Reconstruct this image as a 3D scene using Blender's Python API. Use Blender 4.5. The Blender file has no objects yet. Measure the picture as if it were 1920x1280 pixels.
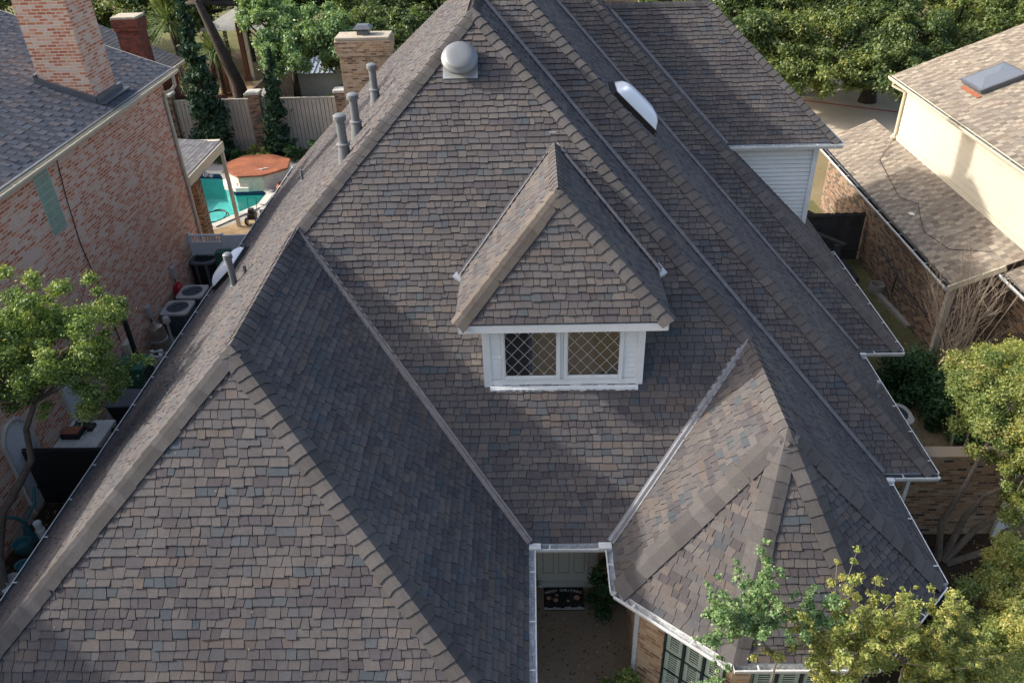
import bpy, bmesh, math, random
import numpy as np
from mathutils import Vector, Matrix
random.seed(7); rng = np.random.default_rng(11)
D = bpy.data; SC = bpy.context.scene; COL = SC.collection
V = Vector
# ------------------------------------------------------------------ camera, sky, sun, exposure
cam_d = D.cameras.new("camera"); cam = D.objects.new("camera", cam_d); COL.objects.link(cam)
cam_d.lens = 28.0; cam_d.sensor_width = 36.0; cam_d.clip_start = 0.1; cam_d.clip_end = 2000
RT, UP, FW = ((0.999462, 0.015112, -0.029124), (0.016098, 0.547602, 0.836584), (-0.028591, 0.836602, -0.547064))
m = Matrix(((RT[0], UP[0], -FW[0], 0), (RT[1], UP[1], -FW[1], 0), (RT[2], UP[2], -FW[2], 13.1), (0, 0, 0, 1)))
cam.matrix_world = m; SC.camera = cam
W = D.worlds.new("World"); SC.world = W; W.use_nodes = True
wt = W.node_tree; wt.nodes.clear()
sky = wt.nodes.new('ShaderNodeTexSky'); sky.sky_type = 'NISHITA'; sky.sun_disc = False
SUN_DIR = V((1.0, -0.06, -0.615)).normalized()
sky.sun_elevation = math.asin(-SUN_DIR.z); sky.sun_rotation = math.atan2(-SUN_DIR.x, -SUN_DIR.y)
sky.air_density = 1.0; sky.dust_density = 5.0; sky.ozone_density = 1.0
bg = wt.nodes.new('ShaderNodeBackground'); bg.inputs[1].default_value = 0.15
wo = wt.nodes.new('ShaderNodeOutputWorld')
wt.links.new(sky.outputs[0], bg.inputs[0]); wt.links.new(bg.outputs[0], wo.inputs[0])
sl_ = D.lights.new("sun", 'SUN'); sl_.energy = 2.45; sl_.angle = math.radians(1.3); sl_.color = (1.0, 0.95, 0.87)
so = D.objects.new("sun", sl_); COL.objects.link(so); so.rotation_euler = SUN_DIR.to_track_quat('-Z', 'Y').to_euler()
SC.view_settings.view_transform = 'Standard'; SC.view_settings.look = 'None'
SC.view_settings.exposure = 0.93; SC.view_settings.gamma = 1.0
SC.render.resolution_x = 1024; SC.render.resolution_y = 682
# ------------------------------------------------------------------ helpers
def tag(o, label, cat, group=None, kind=None):
    if label: o['label'] = label
    if cat: o['category'] = cat
    if group: o['group'] = group
    if kind: o['kind'] = kind
    return o
def thing(name, label, cat, loc=(0, 0, 0), group=None):
    o = D.objects.new(name, None); COL.objects.link(o); o.location = loc; o.empty_display_size = .3
    return tag(o, label, cat, group)
class MB:
    def __init__(s): s.v = []; s.f = []; s.m = []; s.c = []
    def add(s, vs, fs, mi=0, c=None):
        n = len(s.v); s.v += [tuple(p) for p in vs]
        for f in fs: s.f.append([n+i for i in f]); s.m.append(mi); s.c.append(c or (.5, .5, .5))
    def quad(s, a, b, c_, d, mi=0, c=None): s.add([a, b, c_, d], [(0, 1, 2, 3)], mi, c)
    def box(s, x0, x1, y0, y1, z0, z1, mi=0, c=None):
        s.add([(x0, y0, z0), (x1, y0, z0), (x1, y1, z0), (x0, y1, z0), (x0, y0, z1), (x1, y0, z1), (x1, y1, z1), (x0, y1, z1)],
              [(0, 3, 2, 1), (4, 5, 6, 7), (0, 1, 5, 4), (1, 2, 6, 5), (2, 3, 7, 6), (3, 0, 4, 7)], mi, c)
    def bar(s, a, b, w, h, up=(0, 0, 1), mi=0, c=None):
        a = V(a); b = V(b); t = (b-a).normalized(); u = V(up); sd = t.cross(u)
        if sd.length < 1e-4: sd = t.cross(V((1, 0, 0)))
        sd.normalize(); u = sd.cross(t).normalized(); P = []
        for p in (a, b):
            for i, j in ((-1, -1), (1, -1), (1, 1), (-1, 1)): P.append(p+sd*(w/2*i)+u*(h/2*j))
        s.add(P, [(3, 2, 1, 0), (4, 5, 6, 7), (0, 1, 5, 4), (1, 2, 6, 5), (2, 3, 7, 6), (3, 0, 4, 7)], mi, c)
    def tube(s, pts, rs, n=8, mi=0, cap=True, c=None):
        pts = [V(p) for p in pts]
        if not hasattr(rs, '__len__'): rs = [rs]*len(pts)
        P = []; pu = None
        for i, p in enumerate(pts):
            t = (pts[min(i+1, len(pts)-1)]-pts[max(i-1, 0)]).normalized()
            if pu is None: pu = t.orthogonal().normalized()
            else:
                pu = (pu-t*pu.dot(t))
                pu = pu.normalized() if pu.length > 1e-5 else t.orthogonal().normalized()
            w = t.cross(pu)
            for k in range(n):
                a = 2*math.pi*k/n; P.append(p+(pu*math.cos(a)+w*math.sin(a))*rs[i])
        F = []
        for i in range(len(pts)-1):
            for k in range(n): F.append((i*n+k, i*n+(k+1) % n, (i+1)*n+(k+1) % n, (i+1)*n+k))
        if cap: F.append(tuple(range(n-1, -1, -1))); F.append(tuple((len(pts)-1)*n+k for k in range(n)))
        s.add(P, F, mi, c)
    def prism(s, poly, z0, z1, mi=0, c=None, caps=True):
        n = len(poly); P = [(x, y, z0) for x, y in poly]+[(x, y, z1) for x, y in poly]
        F = [(i, (i+1) % n, n+(i+1) % n, n+i) for i in range(n)]
        if caps: F += [tuple(range(n-1, -1, -1)), tuple(range(n, 2*n))]
        s.add(P, F, mi, c)
    def lathe(s, cen, prof, n=24, mi=0, axis=(0, 0, 1), c=None, sx=1, sy=1):
        q = V((0, 0, 1)).rotation_difference(V(axis)); P = []; F = []; cen = V(cen)
        for r, z in prof:
            for k in range(n):
                a = 2*math.pi*k/n; P.append(cen+q @ V((r*math.cos(a)*sx, r*math.sin(a)*sy, z)))
        for i in range(len(prof)-1):
            for k in range(n): F.append((i*n+k, i*n+(k+1) % n, (i+1)*n+(k+1) % n, (i+1)*n+k))
        if prof[0][0] > 1e-4: F.append(tuple(range(n-1, -1, -1)))
        if prof[-1][0] > 1e-4: F.append(tuple((len(prof)-1)*n+k for k in range(n)))
        s.add(P, F, mi, c)
    def build(s, name, mats, parent=None, smooth=False, bevel=0, label=None):
        me = D.meshes.new(name); me.from_pydata(s.v, [], s.f)
        if not isinstance(mats, (list, tuple)): mats = [mats]
        for mm in mats: me.materials.append(mm)
        me.polygons.foreach_set('material_index', s.m)
        at = me.attributes.new('col', 'FLOAT_COLOR', 'FACE')
        at.data.foreach_set('color', np.array([(a, b, c, 1) for a, b, c in s.c], dtype=np.float32).ravel())
        if smooth: me.polygons.foreach_set('use_smooth', [True]*len(s.f))
        me.update(); o = D.objects.new(name, me); COL.objects.link(o)
        if smooth:
            try: me.set_sharp_from_angle(angle=math.radians(42))
            except Exception: pass
        if bevel:
            b = o.modifiers.new('bevel', 'BEVEL'); b.width = bevel; b.segments = 2; b.limit_method = 'ANGLE'
        if parent is not None:
            o.parent = parent
            pl_ = parent
            off = V((0, 0, 0))
            while pl_ is not None: off += pl_.location; pl_ = pl_.parent
            if off.length > 0: me.transform(Matrix.Translation(-off))
        if label: o['label'] = label
        return o
def solo(mb, name, mats, label, cat, group=None, kind=None, **k):
    return tag(mb.build(name, mats, None, **k), label, cat, group, kind)
def copy_tree(o, parent=None, dx=(0, 0, 0)):
    c = o.copy(); COL.objects.link(c); c.parent = parent
    if parent is None: c.location = V(o.location)+V(dx)
    for ch in [x for x in D.objects if x.parent == o]: copy_tree(ch, c)
    return c
# ------------------------------------------------------------------ materials
def nn(t, ty, **k):
    n = t.nodes.new(ty)
    for a, b in k.items(): setattr(n, a, b)
    return n
def newmat(name):
    mt = D.materials.new(name); mt.use_nodes = True; t = mt.node_tree; t.nodes.clear()
    b = nn(t, 'ShaderNodeBsdfPrincipled'); o = nn(t, 'ShaderNodeOutputMaterial'); t.links.new(b.outputs[0], o.inputs[0])
    return mt, t, b, o
def ramp(t, fac, stops):
    r = nn(t, 'ShaderNodeValToRGB'); el = r.color_ramp.elements
    while len(el) < len(stops): el.new(.5)
    for e, (p, c) in zip(el, stops): e.position = p; e.color = (*c, 1)
    t.links.new(fac, r.inputs[0]); return r.outputs[0]
def noise(t, scale, detail=4, vec=None, rough=.6, dist=0):
    n = nn(t, 'ShaderNodeTexNoise'); n.inputs['Scale'].default_value = scale; n.inputs['Detail'].default_value = detail
    n.inputs['Roughness'].default_value = rough; n.inputs['Distortion'].default_value = dist
    if vec is None: vec = nn(t, 'ShaderNodeNewGeometry').outputs['Position']
    t.links.new(vec, n.inputs['Vector']); return n.outputs['Fac']
def mix(t, ty, fac, a, b):
    n = nn(t, 'ShaderNodeMix', data_type='RGBA', blend_type=ty)
    for s, x in ((n.inputs[0], fac), (n.inputs[6], a), (n.inputs[7], b)):
        if isinstance(x, (int, float)): s.default_value = x
        elif isinstance(x, tuple): s.default_value = (*x, 1)
        else: t.links.new(x, s)
    return n.outputs[2]
def bump(t, b, h, strength=.3, dist=.01):
    n = nn(t, 'ShaderNodeBump'); n.inputs['Strength'].default_value = strength; n.inputs['Distance'].default_value = dist
    t.links.new(h, n.inputs['Height']); t.links.new(n.outputs[0], b.inputs['Normal'])
def simple(name, base, rough=.6, metal=0, var=.15, scale=3, spec=.5, fine=None, attr=False, bmp=0):
    mt, t, b, o = newmat(name)
    f = noise(t, scale, 5)
    c = ramp(t, f, [(.25, tuple(x*(1-var) for x in base)), (.75, tuple(min(1, x*(1+var)) for x in base))])
    if fine:
        g = ramp(t, noise(t, fine[0], 2), [(.3, (1-fine[1],)*3), (.7, (1+fine[1],)*3)])
        c = mix(t, 'MULTIPLY', 1.0, c, g)
    if attr:
        a = nn(t, 'ShaderNodeAttribute', attribute_name='col'); c = mix(t, 'MULTIPLY', 1.0, c, a.outputs['Color'])
    t.links.new(c, b.inputs['Base Color'])
    b.inputs['Roughness'].default_value = rough; b.inputs['Metallic'].default_value = metal
    b.inputs['Specular IOR Level'].default_value = spec
    if bmp: bump(t, b, noise(t, fine[0] if fine else scale*8, 3), bmp, .01)
    return mt
def shingle_mat(name, gran=.30):
    mt, t, b, o = newmat(name)
    a = nn(t, 'ShaderNodeAttribute', attribute_name='col')
    g = ramp(t, noise(t, 75, 4, rough=.9), [(.32, (1-gran,)*3), (.68, (1+gran,)*3)])
    c = mix(t, 'MULTIPLY', 1.0, a.outputs['Color'], g)
    g2 = ramp(t, noise(t, .45, 4), [(.3, (.88, .88, .90)), (.7, (1.10, 1.09, 1.07))])
    mp = nn(t, 'ShaderNodeMapping'); mp.inputs['Scale'].default_value = (3.2, .35, .35); t.links.new(nn(t, 'ShaderNodeNewGeometry').outputs['Position'], mp.inputs[0])
    g2 = mix(t, 'MULTIPLY', 1.0, g2, ramp(t, noise(t, 1, 4, vec=mp.outputs[0]), [(.35, (.93,)*3), (.65, (1.05,)*3)]))
    c = mix(t, 'MULTIPLY', 1.0, c, g2)
    g3 = ramp(t, noise(t, 14, 3), [(.3, (.93,)*3), (.7, (1.06,)*3)])
    c = mix(t, 'MULTIPLY', 1.0, c, g3)
    t.links.new(c, b.inputs['Base Color']); b.inputs['Roughness'].default_value = .9
    b.inputs['Specular IOR Level'].default_value = .25
    bump(t, b, noise(t, 220, 2), .35, .004); return mt
def brick_mat(name, stops, mortar, patch=None, bw=.21, rh=.075, ms=.011):
    mt, t, b, o = newmat(name)
    ge = nn(t, 'ShaderNodeNewGeometry'); sp = nn(t, 'ShaderNodeSeparateXYZ'); t.links.new(ge.outputs['Position'], sp.inputs[0])
    sn = nn(t, 'ShaderNodeSeparateXYZ'); t.links.new(ge.outputs['True Normal'], sn.inputs[0])
    def mth(op, a, b_=None):
        n = nn(t, 'ShaderNodeMath', operation=op)
        for i, x in enumerate((a, b_)):
            if x is None: continue
            if isinstance(x, (int, float)): n.inputs[i].default_value = x
            else: t.links.new(x, n.inputs[i])
        return n.outputs[0]
    # horizontal coordinate along the wall = pos . (ny,-nx)
    u = mth('SUBTRACT', mth('MULTIPLY', sp.outputs[0], sn.outputs[1]), mth('MULTIPLY', sp.outputs[1], sn.outputs[0]))
    cb = nn(t, 'ShaderNodeCombineXYZ'); t.links.new(u, cb.inputs[0]); t.links.new(sp.outputs[2], cb.inputs[1])
    br = nn(t, 'ShaderNodeTexBrick'); t.links.new(cb.outputs[0], br.inputs['Vector'])
    br.inputs['Scale'].default_value = 1; br.inputs['Brick Width'].default_value = bw; br.inputs['Row Height'].default_value = rh
    br.inputs['Mortar Size'].default_value = ms; br.inputs['Color1'].default_value = (0, 0, 0, 1); br.inputs['Color2'].default_value = (1, 1, 1, 1)
    br.inputs['Bias'].default_value = 0; br.inputs['Mortar Smooth'].default_value = .3
    c = ramp(t, br.outputs['Color'], stops)
    c = mix(t, 'MULTIPLY', 1.0, c, ramp(t, noise(t, 25, 3), [(.25, (.8,)*3), (.75, (1.15,)*3)]))
    if patch:
        pf = ramp(t, noise(t, patch[1], 5, rough=.75), [(patch[2], (0, 0, 0)), (patch[3], (1, 1, 1))])
        c = mix(t, 'MIX', pf, c, patch[0])
    c = mix(t, 'MIX', br.outputs['Fac'], c, mortar)
    t.links.new(c, b.inputs['Base Color']); b.inputs['Roughness'].default_value = .9
    inv = nn(t, 'ShaderNodeInvert'); t.links.new(br.outputs['Fac'], inv.inputs[1]); bump(t, b, inv.outputs[0], .5, .008)
    return mt
LEAF_GAIN = 1.5
def leaf_mat(name, stops, trans=.35):
    mt, t, b, o = newmat(name); t.nodes.remove(b)
    a = nn(t, 'ShaderNodeAttribute', attribute_name='col'); sp = nn(t, 'ShaderNodeSeparateColor'); t.links.new(a.outputs['Color'], sp.inputs[0])
    c = ramp(t, sp.outputs[0], [(p, tuple(min(.7, q*LEAF_GAIN) for q in cc)) for p, cc in stops])
    d = nn(t, 'ShaderNodeBsdfDiffuse'); tr = nn(t, 'ShaderNodeBsdfTranslucent'); g = nn(t, 'ShaderNodeBsdfGlossy')
    g.inputs['Roughness'].default_value = .5; g.inputs['Color'].default_value = (.9, .95, .9, 1)
    t.links.new(c, d.inputs[0]); ct = mix(t, 'MULTIPLY', 1.0, c, (1.25, 1.2, .5)); t.links.new(ct, tr.inputs[0])
    m1 = nn(t, 'ShaderNodeMixShader'); m1.inputs[0].default_value = trans; t.links.new(d.outputs[0], m1.inputs[1]); t.links.new(tr.outputs[0], m1.inputs[2])
    m2 = nn(t, 'ShaderNodeMixShader'); m2.inputs[0].default_value = .035; t.links.new(m1.outputs[0], m2.inputs[1]); t.links.new(g.outputs[0], m2.inputs[2])
    t.links.new(m2.outputs[0], o.inputs[0]); return mt
def ground_mat(name, stops, s1_=.6, s2_=9, fine=60, bm=.5):
    mt, t, b, o = newmat(name)
    f = noise(t, s1_, 5, rough=.7); f2 = noise(t, s2_, 4, rough=.75); mx = nn(t, 'ShaderNodeMath', operation='ADD')
    t.links.new(f, mx.inputs[0]); t.links.new(f2, mx.inputs[1]); h = nn(t, 'ShaderNodeMath', operation='MULTIPLY'); t.links.new(mx.outputs[0], h.inputs[0]); h.inputs[1].default_value = .5
    c = ramp(t, h.outputs[0], stops); ff = noise(t, fine, 3, rough=.8)
    c = mix(t, 'MULTIPLY', 1.0, c, ramp(t, ff, [(.3, (.55,)*3), (.7, (1.4,)*3)]))
    t.links.new(c, b.inputs['Base Color']); b.inputs['Roughness'].default_value = .95; b.inputs['Specular IOR Level'].default_value = .15
    bump(t, b, ff, bm, .03); return mt
M_SH = shingle_mat("asphalt_shingle"); M_BUTT = simple("shingle_butt", (.022, .021, .024), .9, var=.2)
M_CAP = M_SH
M_SHB = shingle_mat("blue_grey_shingle", .15); M_SHT = shingle_mat("tan_shingle", .15)
M_BUTT2 = simple("soft_butt", (.06, .06, .065), .9, var=.2); M_BUTT3 = simple("tan_butt", (.13, .11, .09), .9, var=.2)
M_VAL = simple("valley_metal", (.27, .235, .22), .5, metal=.15, var=.25, scale=6, fine=(60, .12))
M_VALD = simple("dark_valley_metal", (.165, .16, .165), .7, var=.25, scale=6, fine=(40, .15))
M_VALG = simple("grey_valley_metal", (.31, .31, .32), .45, metal=.2, var=.2, scale=6)
M_WHITE = simple("white_paint", (.74, .76, .76), .45, var=.06, scale=4, fine=(30, .04))
M_GUT = simple("gutter_white", (.70, .72, .71), .4, var=.12, scale=5, fine=(25, .08))
M_GUTDK = simple("gutter_grime", (.16, .165, .17), .7, var=.35, scale=5)
M_GUTIN = simple("gutter_inside", (.55, .56, .56), .6, var=.35, scale=7, fine=(18, .3))
M_CREAM = simple("cream_paint", (.60, .55, .42), .5, var=.05, scale=2, fine=(20, .04))
M_CREAM2 = simple("cream_siding", (.54, .495, .395), .7, var=.05, scale=1.2, fine=(9, .04))
M_DOOR = simple("door_paint", (.62, .62, .54), .45, var=.05)
M_GREYP = simple("grey_painted_metal", (.205, .22, .23), .42, metal=.25, var=.06, scale=4, fine=(40, .04))
M_PIPE = simple("grey_pipe", (.18, .195, .205), .5, metal=.2, var=.1, scale=6)
M_GALV = simple("galvanised_metal", (.55, .57, .58), .35, metal=.6, var=.15, scale=12)
M_BLK = simple("black_metal", (.015, .015, .017), .5, var=.2)
M_BRONZE = simple("bronze_frame", (.035, .03, .03), .4, metal=.4, var=.2)
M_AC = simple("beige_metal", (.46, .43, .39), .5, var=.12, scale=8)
M_ACD = simple("charcoal_metal", (.13, .14, .155), .45, metal=.3, var=.12)
M_FIN = simple("condenser_fins", (.10, .125, .14), .5, metal=.4, var=.25, scale=18)
M_GREEN = simple("green_metal", (.04, .14, .09), .5, var=.2, scale=4)
M_RED = simple("red_plastic", (.5, .02, .03), .4, var=.1)
M_STEEL = simple("stainless", (.42, .38, .32), .3, metal=.8, var=.25, scale=5)
M_PVC = simple("white_pvc", (.75, .74, .70), .4, var=.1)
M_CONC = ground_mat("concrete", [(.3, (.28, .26, .22)), (.7, (.40, .37, .32))], .5, 5, 80, .2)
M_DRIVE = ground_mat("driveway_concrete", [(.3, (.58, .50, .38)), (.7, (.70, .60, .47))], .3, 2, 30, .1)
M_AGG = ground_mat("exposed_aggregate", [(.3, (.24, .19, .13)), (.7, (.40, .33, .24))], .9, 14, 120, .6)
M_GROUND = ground_mat("dry_lawn", [(.3, (.17, .14, .07)), (.5, (.28, .22, .12)), (.7, (.38, .31, .19))], .35, 12, 55, .8)
M_LAWN = ground_mat("dormant_grass", [(.3, (.20, .16, .08)), (.5, (.33, .26, .15)), (.7, (.45, .37, .24))], .5, 14, 70, .8)
M_MOSS = ground_mat("mossy_strip", [(.3, (.09, .10, .035)), (.55, (.19, .18, .08)), (.75, (.34, .27, .15))], .8, 10, 60, .8)
M_MULCH = ground_mat("leaf_mulch", [(.3, (.035, .026, .017)), (.6, (.08, .055, .035)), (.75, (.14, .10, .06))], 1, 9, 70, .8)
M_DECK = ground_mat("pool_deck", [(.3, (.33, .31, .28)), (.7, (.46, .43, .39))], .7, 8, 40, .2)
M_DIRT = ground_mat("sandy_dirt", [(.3, (.22, .15, .08)), (.5, (.36, .26, .15)), (.7, (.5, .38, .24))], .6, 5, 40, .5)
M_WOODW = simple("weathered_board", (.52, .49, .42), .85, var=.12, scale=2, fine=(14, .12))
M_WOODD = simple("dark_board", (.06, .055, .05), .85, var=.35, scale=3, fine=(14, .2))
M_WOODB = simple("brown_board", (.14, .055, .03), .8, var=.3, scale=3)
M_BARK = simple("grey_bark", (.16, .135, .11), .9, var=.35, scale=5, fine=(35, .25), bmp=.6)
M_BARKD = simple("dark_bark", (.045, .035, .028), .95, var=.4, scale=4, fine=(20, .3), bmp=.6)
M_TWIG = simple("bare_twig", (.36, .29, .22), .9, var=.3, scale=3)
M_GLASSG = simple("glass_block", (.30, .42, .32), .12, var=.15, scale=8)
M_DOME = simple("white_acrylic", (.80, .84, .90), .2, var=.03)
M_ORANGE = simple("orange_cover", (.30, .10, .045), .65, var=.45, scale=1.6, fine=(12, .3))
M_TERRA = simple("terracotta", (.28, .09, .045), .8, var=.2)
M_TEALGLZ = simple("teal_glaze", (.05, .16, .17), .3, var=.3)
M_NAVY = simple("navy_tile", (.02, .035, .12), .25, var=.3, scale=20)
M_PLASTER = simple("pool_plaster", (.15, .54, .51), .7, var=.12, scale=1.1, fine=(6, .06))
M_STONE = simple("white_stone", (.55, .53, .47), .8, var=.15, scale=5, fine=(20, .12))
M_CROWN = simple("mortar_crown", (.42, .37, .29), .9, var=.2, scale=6, fine=(30, .15))
M_METROOF = simple("blue_metal_roof", (.42, .47, .54), .4, metal=.3, var=.1)
M_LIGHTROOF = simple("pale_roof", (.42, .43, .42), .7, var=.15)
M_MATB = simple("mat_black", (.015, .015, .016), .95, var=.2)
M_CHALK = simple("mat_print", (.5, .5, .48), .9, var=.1); M_PEACH = simple("mat_peach", (.55, .3, .2), .9, var=.1)
M_TUB = simple("dark_blue_plastic", (.012, .016, .04), .35, var=.2)
M_PROP = simple("propane_cream", (.62, .60, .42), .45, var=.08, scale=6)
M_GDOOR = simple("green_door", (.09, .24, .18), .5, var=.1)
M_SHUT = simple("shutter_green", (.42, .50, .42), .5, var=.05)
M_DKFR = simple("dark_green_frame", (.02, .04, .035), .4, var=.1)
M_RLINE = simple("red_line_paint", (.5, .09, .07), .8, var=.2)
BR_TAN = brick_mat("tan_brick", [(.03, (.14, .08, .05)), (.12, (.30, .16, .09)), (.35, (.46, .26, .13)), (.65, (.56, .37, .20)), (.9, (.60, .44, .29))], (.50, .41, .30))
BR_BRN = brick_mat("brown_tan_brick", [(.03, (.05, .04, .035)), (.15, (.20, .11, .065)), (.4, (.33, .18, .10)), (.7, (.38, .25, .14)), (.92, (.42, .32, .21))], (.32, .26, .19))
BR_MIX = brick_mat("mixed_brick", [(.05, (.035, .035, .035)), (.25, (.11, .07, .05)), (.5, (.24, .125, .075)), (.75, (.30, .19, .12)), (.95, (.36, .26, .17))], (.24, .2, .15), patch=((.27, .18, .1), 3, .55, .85))
BR_PINK = brick_mat("washed_pink_brick", [(.1, (.50, .15, .07)), (.35, (.62, .24, .12)), (.6, (.68, .38, .25)), (.8, (.68, .52, .41))], (.74, .58, .46), patch=((.74, .56, .44), 4.5, .53, .72), rh=.08, bw=.24, ms=.013)
BR_RED = brick_mat("dark_red_brick", [(.1, (.10, .02, .015)), (.9, (.26, .05, .03))], (.12, .07, .05))
# glass
def glass(name, col, refl):
    mt, t, b, o = newmat(name); t.nodes.remove(b)
    d = nn(t, 'ShaderNodeBsdfDiffuse'); d.inputs[0].default_value = (*col, 1); g = nn(t, 'ShaderNodeBsdfGlossy'); g.inputs['Roughness'].default_value = .02
    mx = nn(t, 'ShaderNodeMixShader'); mx.inputs[0].default_value = refl
    t.links.new(d.outputs[0], mx.inputs[1]); t.links.new(g.outputs[0], mx.inputs[2]); t.links.new(mx.outputs[0], o.inputs[0]); return mt
M_PANE = glass("window_glass", (.02, .02, .02), .13); M_PANE2 = glass("grey_glass", (.16, .17, .18), .35)
M_WATER, t_, b_, o_ = newmat("pool_water"); t_.nodes.remove(b_)
_tr = nn(t_, 'ShaderNodeBsdfTransparent'); _tr.inputs[0].default_value = (.82, .97, .95, 1); _g = nn(t_, 'ShaderNodeBsdfGlossy'); _g.inputs['Roughness'].default_value = .03
_fr = nn(t_, 'ShaderNodeFresnel'); _fr.inputs[0].default_value = 1.14; _mx = nn(t_, 'ShaderNodeMixShader')
_bp = nn(t_, 'ShaderNodeBump'); _bp.inputs['Strength'].default_value = .08; t_.links.new(noise(t_, 4, 3), _bp.inputs['Height']); t_.links.new(_bp.outputs[0], _g.inputs['Normal'])
t_.links.new(_fr.outputs[0], _mx.inputs[0]); t_.links.new(_tr.outputs[0], _mx.inputs[1]); t_.links.new(_g.outputs[0], _mx.inputs[2]); t_.links.new(_mx.outputs[0], o_.inputs[0])
LEAF_OAK = leaf_mat("oak_leaf", [(0, (.022, .040, .014)), (.5, (.055, .088, .026)), (.85, (.12, .15, .04)), (1, (.22, .20, .07))])
LEAF_OAKL = leaf_mat("light_oak_leaf", [(0, (.03, .05, .014)), (.45, (.085, .12, .032)), (.8, (.17, .19, .05)), (1, (.27, .24, .08))])
LEAF_BRIGHT = leaf_mat("fresh_leaf", [(0, (.045, .08, .018)), (.45, (.11, .17, .04)), (.8, (.20, .25, .065)), (1, (.34, .34, .12))])
LEAF_YEL = leaf_mat("autumn_leaf", [(0, (.055, .09, .022)), (.4, (.12, .16, .04)), (.75, (.21, .22, .06)), (.93, (.30, .25, .07)), (1, (.36, .16, .06))])
LEAF_OLV = leaf_mat("olive_gold_leaf", [(0, (.08, .12, .028)), (.5, (.20, .23, .06)), (.85, (.34, .31, .085)), (1, (.44, .34, .12))])
LEAF_SAGE = leaf_mat("small_sage_leaf", [(0, (.05, .10, .04)), (.5, (.12, .20, .08)), (.9, (.20, .27, .11)), (1, (.35, .36, .2))])
LEAF_DARK = leaf_mat("dark_shrub_leaf", [(0, (.010, .03, .010)), (.6, (.028, .075, .022)), (1, (.07, .13, .04))], .2)
LEAF_CYP = leaf_mat("cypress_leaf", [(0, (.006, .020, .011)), (.6, (.016, .045, .022)), (1, (.04, .085, .035))], .12)
LEAF_PALM = leaf_mat("palm_leaf", [(0, (.03, .06, .03)), (.6, (.10, .15, .07)), (1, (.25, .28, .12))], .25)
LEAF_RED = leaf_mat("red_leaf", [(0, (.2, .04, .02)), (1, (.4, .12, .03))])
# ------------------------------------------------------------------ roof shingles as real tabs
PAL_MAIN = [(.114, .105, .102), (.106, .097, .096), (.096, .089, .090), (.080, .075, .081), (.127, .112, .104), (.091, .090, .095), (.081, .089, .097), (.069, .080, .091), (.114, .097, .089), (.080, .072, .076)]
WT_MAIN = [3, 4, 4, 3, 1.2, 2.5, 1.2, .6, 1.8, 2]
def shingles(mb, poly, exp_=.123, wr=(.10, .215), pal=PAL_MAIN, wt=WT_MAIN, thick=.028, gap=.009, jag=.016, slant=.018, run=.42, butt=1, seed=0, dash=False):
    """poly: planar polygon, first edge is the eave (left to right seen from outside); tabs are laid in courses up the slope"""
    rd = random.Random(seed+int(abs(poly[0][0]*131+poly[0][1]*17)))
    P = [V(p) for p in poly]; o = P[0]; u = (P[1]-P[0]).normalized(); nrm = None
    for i in range(2, len(P)):
        c = u.cross(P[i]-o)
        if nrm is None or c.length > nrm.length: nrm = c
    nrm = nrm.normalized()
    if nrm.z < 0: nrm = -nrm
    up = nrm.cross(u).normalized()
    if up.z < 0: up = -up
    Q = [((p-o).dot(u), (p-o).dot(up)) for p in P]
    mb.add([p-nrm*.002 for p in P], [tuple(range(len(P)))], butt, (.03, .03, .03))
    vmin = min(q[1] for q in Q); vmax = max(q[1] for q in Q)
    def span(v):
        xs = []
        for i in range(len(Q)):
            (a, b), (c, d) = Q[i], Q[(i+1) % len(Q)]
            if (b <= v < d) or (d <= v < b): xs.append(a+(v-b)/(d-b)*(c-a))
        return (min(xs), max(xs)) if len(xs) >= 2 else None
    v = vmin
    while v < vmax-.02:
        v1 = min(v+exp_+.018, vmax-.001)
        s0 = span(v+1e-4); s1 = span(v1)
        if s0 is None: v += exp_; continue
        if s1 is None: s1 = ((s0[0]+s0[1])/2,)*2
        x = min(s0[0], s1[0])-rd.random()*.2; R = max(s0[1], s1[1])
        col = rd.choices(pal, wt)[0]; jb = 0; sl0 = 0; dk = rd.random() < .5
        while x < R:
            w = rd.uniform(*wr)*(1.55 if rd.random() < .10 else 1)
            if rd.random() > (run if col[2] <= col[0] else run*.35): col = rd.choices(pal, wt)[0]
            k = rd.uniform(.93, 1.07); c = tuple(a*k for a in col)
            sl1 = rd.uniform(-slant, slant); jb = rd.uniform(-jag, jag)
            def cl(a, s): return min(max(a, s[0]), s[1])
            t0 = thick*rd.uniform(.75, 1.15)
            if dash:
                dk = not dk
                if dk: t0 = thick*.25; c = tuple(q*.72 for q in c)
            a0, b0 = cl(x+gap/2-sl0, s0), cl(x+w-gap/2-sl1, s0); a1, b1 = cl(x+gap/2+sl0, s1), cl(x+w-gap/2+sl1, s1)
            if max(b0-a0, b1-a1) > .01:
                if b0 < a0: a0 = b0 = (a0+b0)/2
                if b1 < a1: a1 = b1 = (a1+b1)/2
                vb = v+jb if v > vmin+.01 else v
                tb = (vb-v)
                A = o+u*a0+up*vb; B = o+u*b0+up*vb; C = o+u*b1+up*v1; E = o+u*a1+up*v1
                mb.add([A+nrm*t0, B+nrm*t0, C+nrm*.004, E+nrm*.004], [(0, 1, 2, 3)], 0, c)
                n = len(mb.v)
                mb.add([A+nrm*t0, B+nrm*t0, C+nrm*.004, E+nrm*.004, A, B, C, E], [(4, 5, 1, 0), (5, 6, 2, 1), (7, 4, 0, 3)], butt, (.03, .03, .03))
            x += w; sl0 = sl1
        v += exp_
    return nrm
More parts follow.
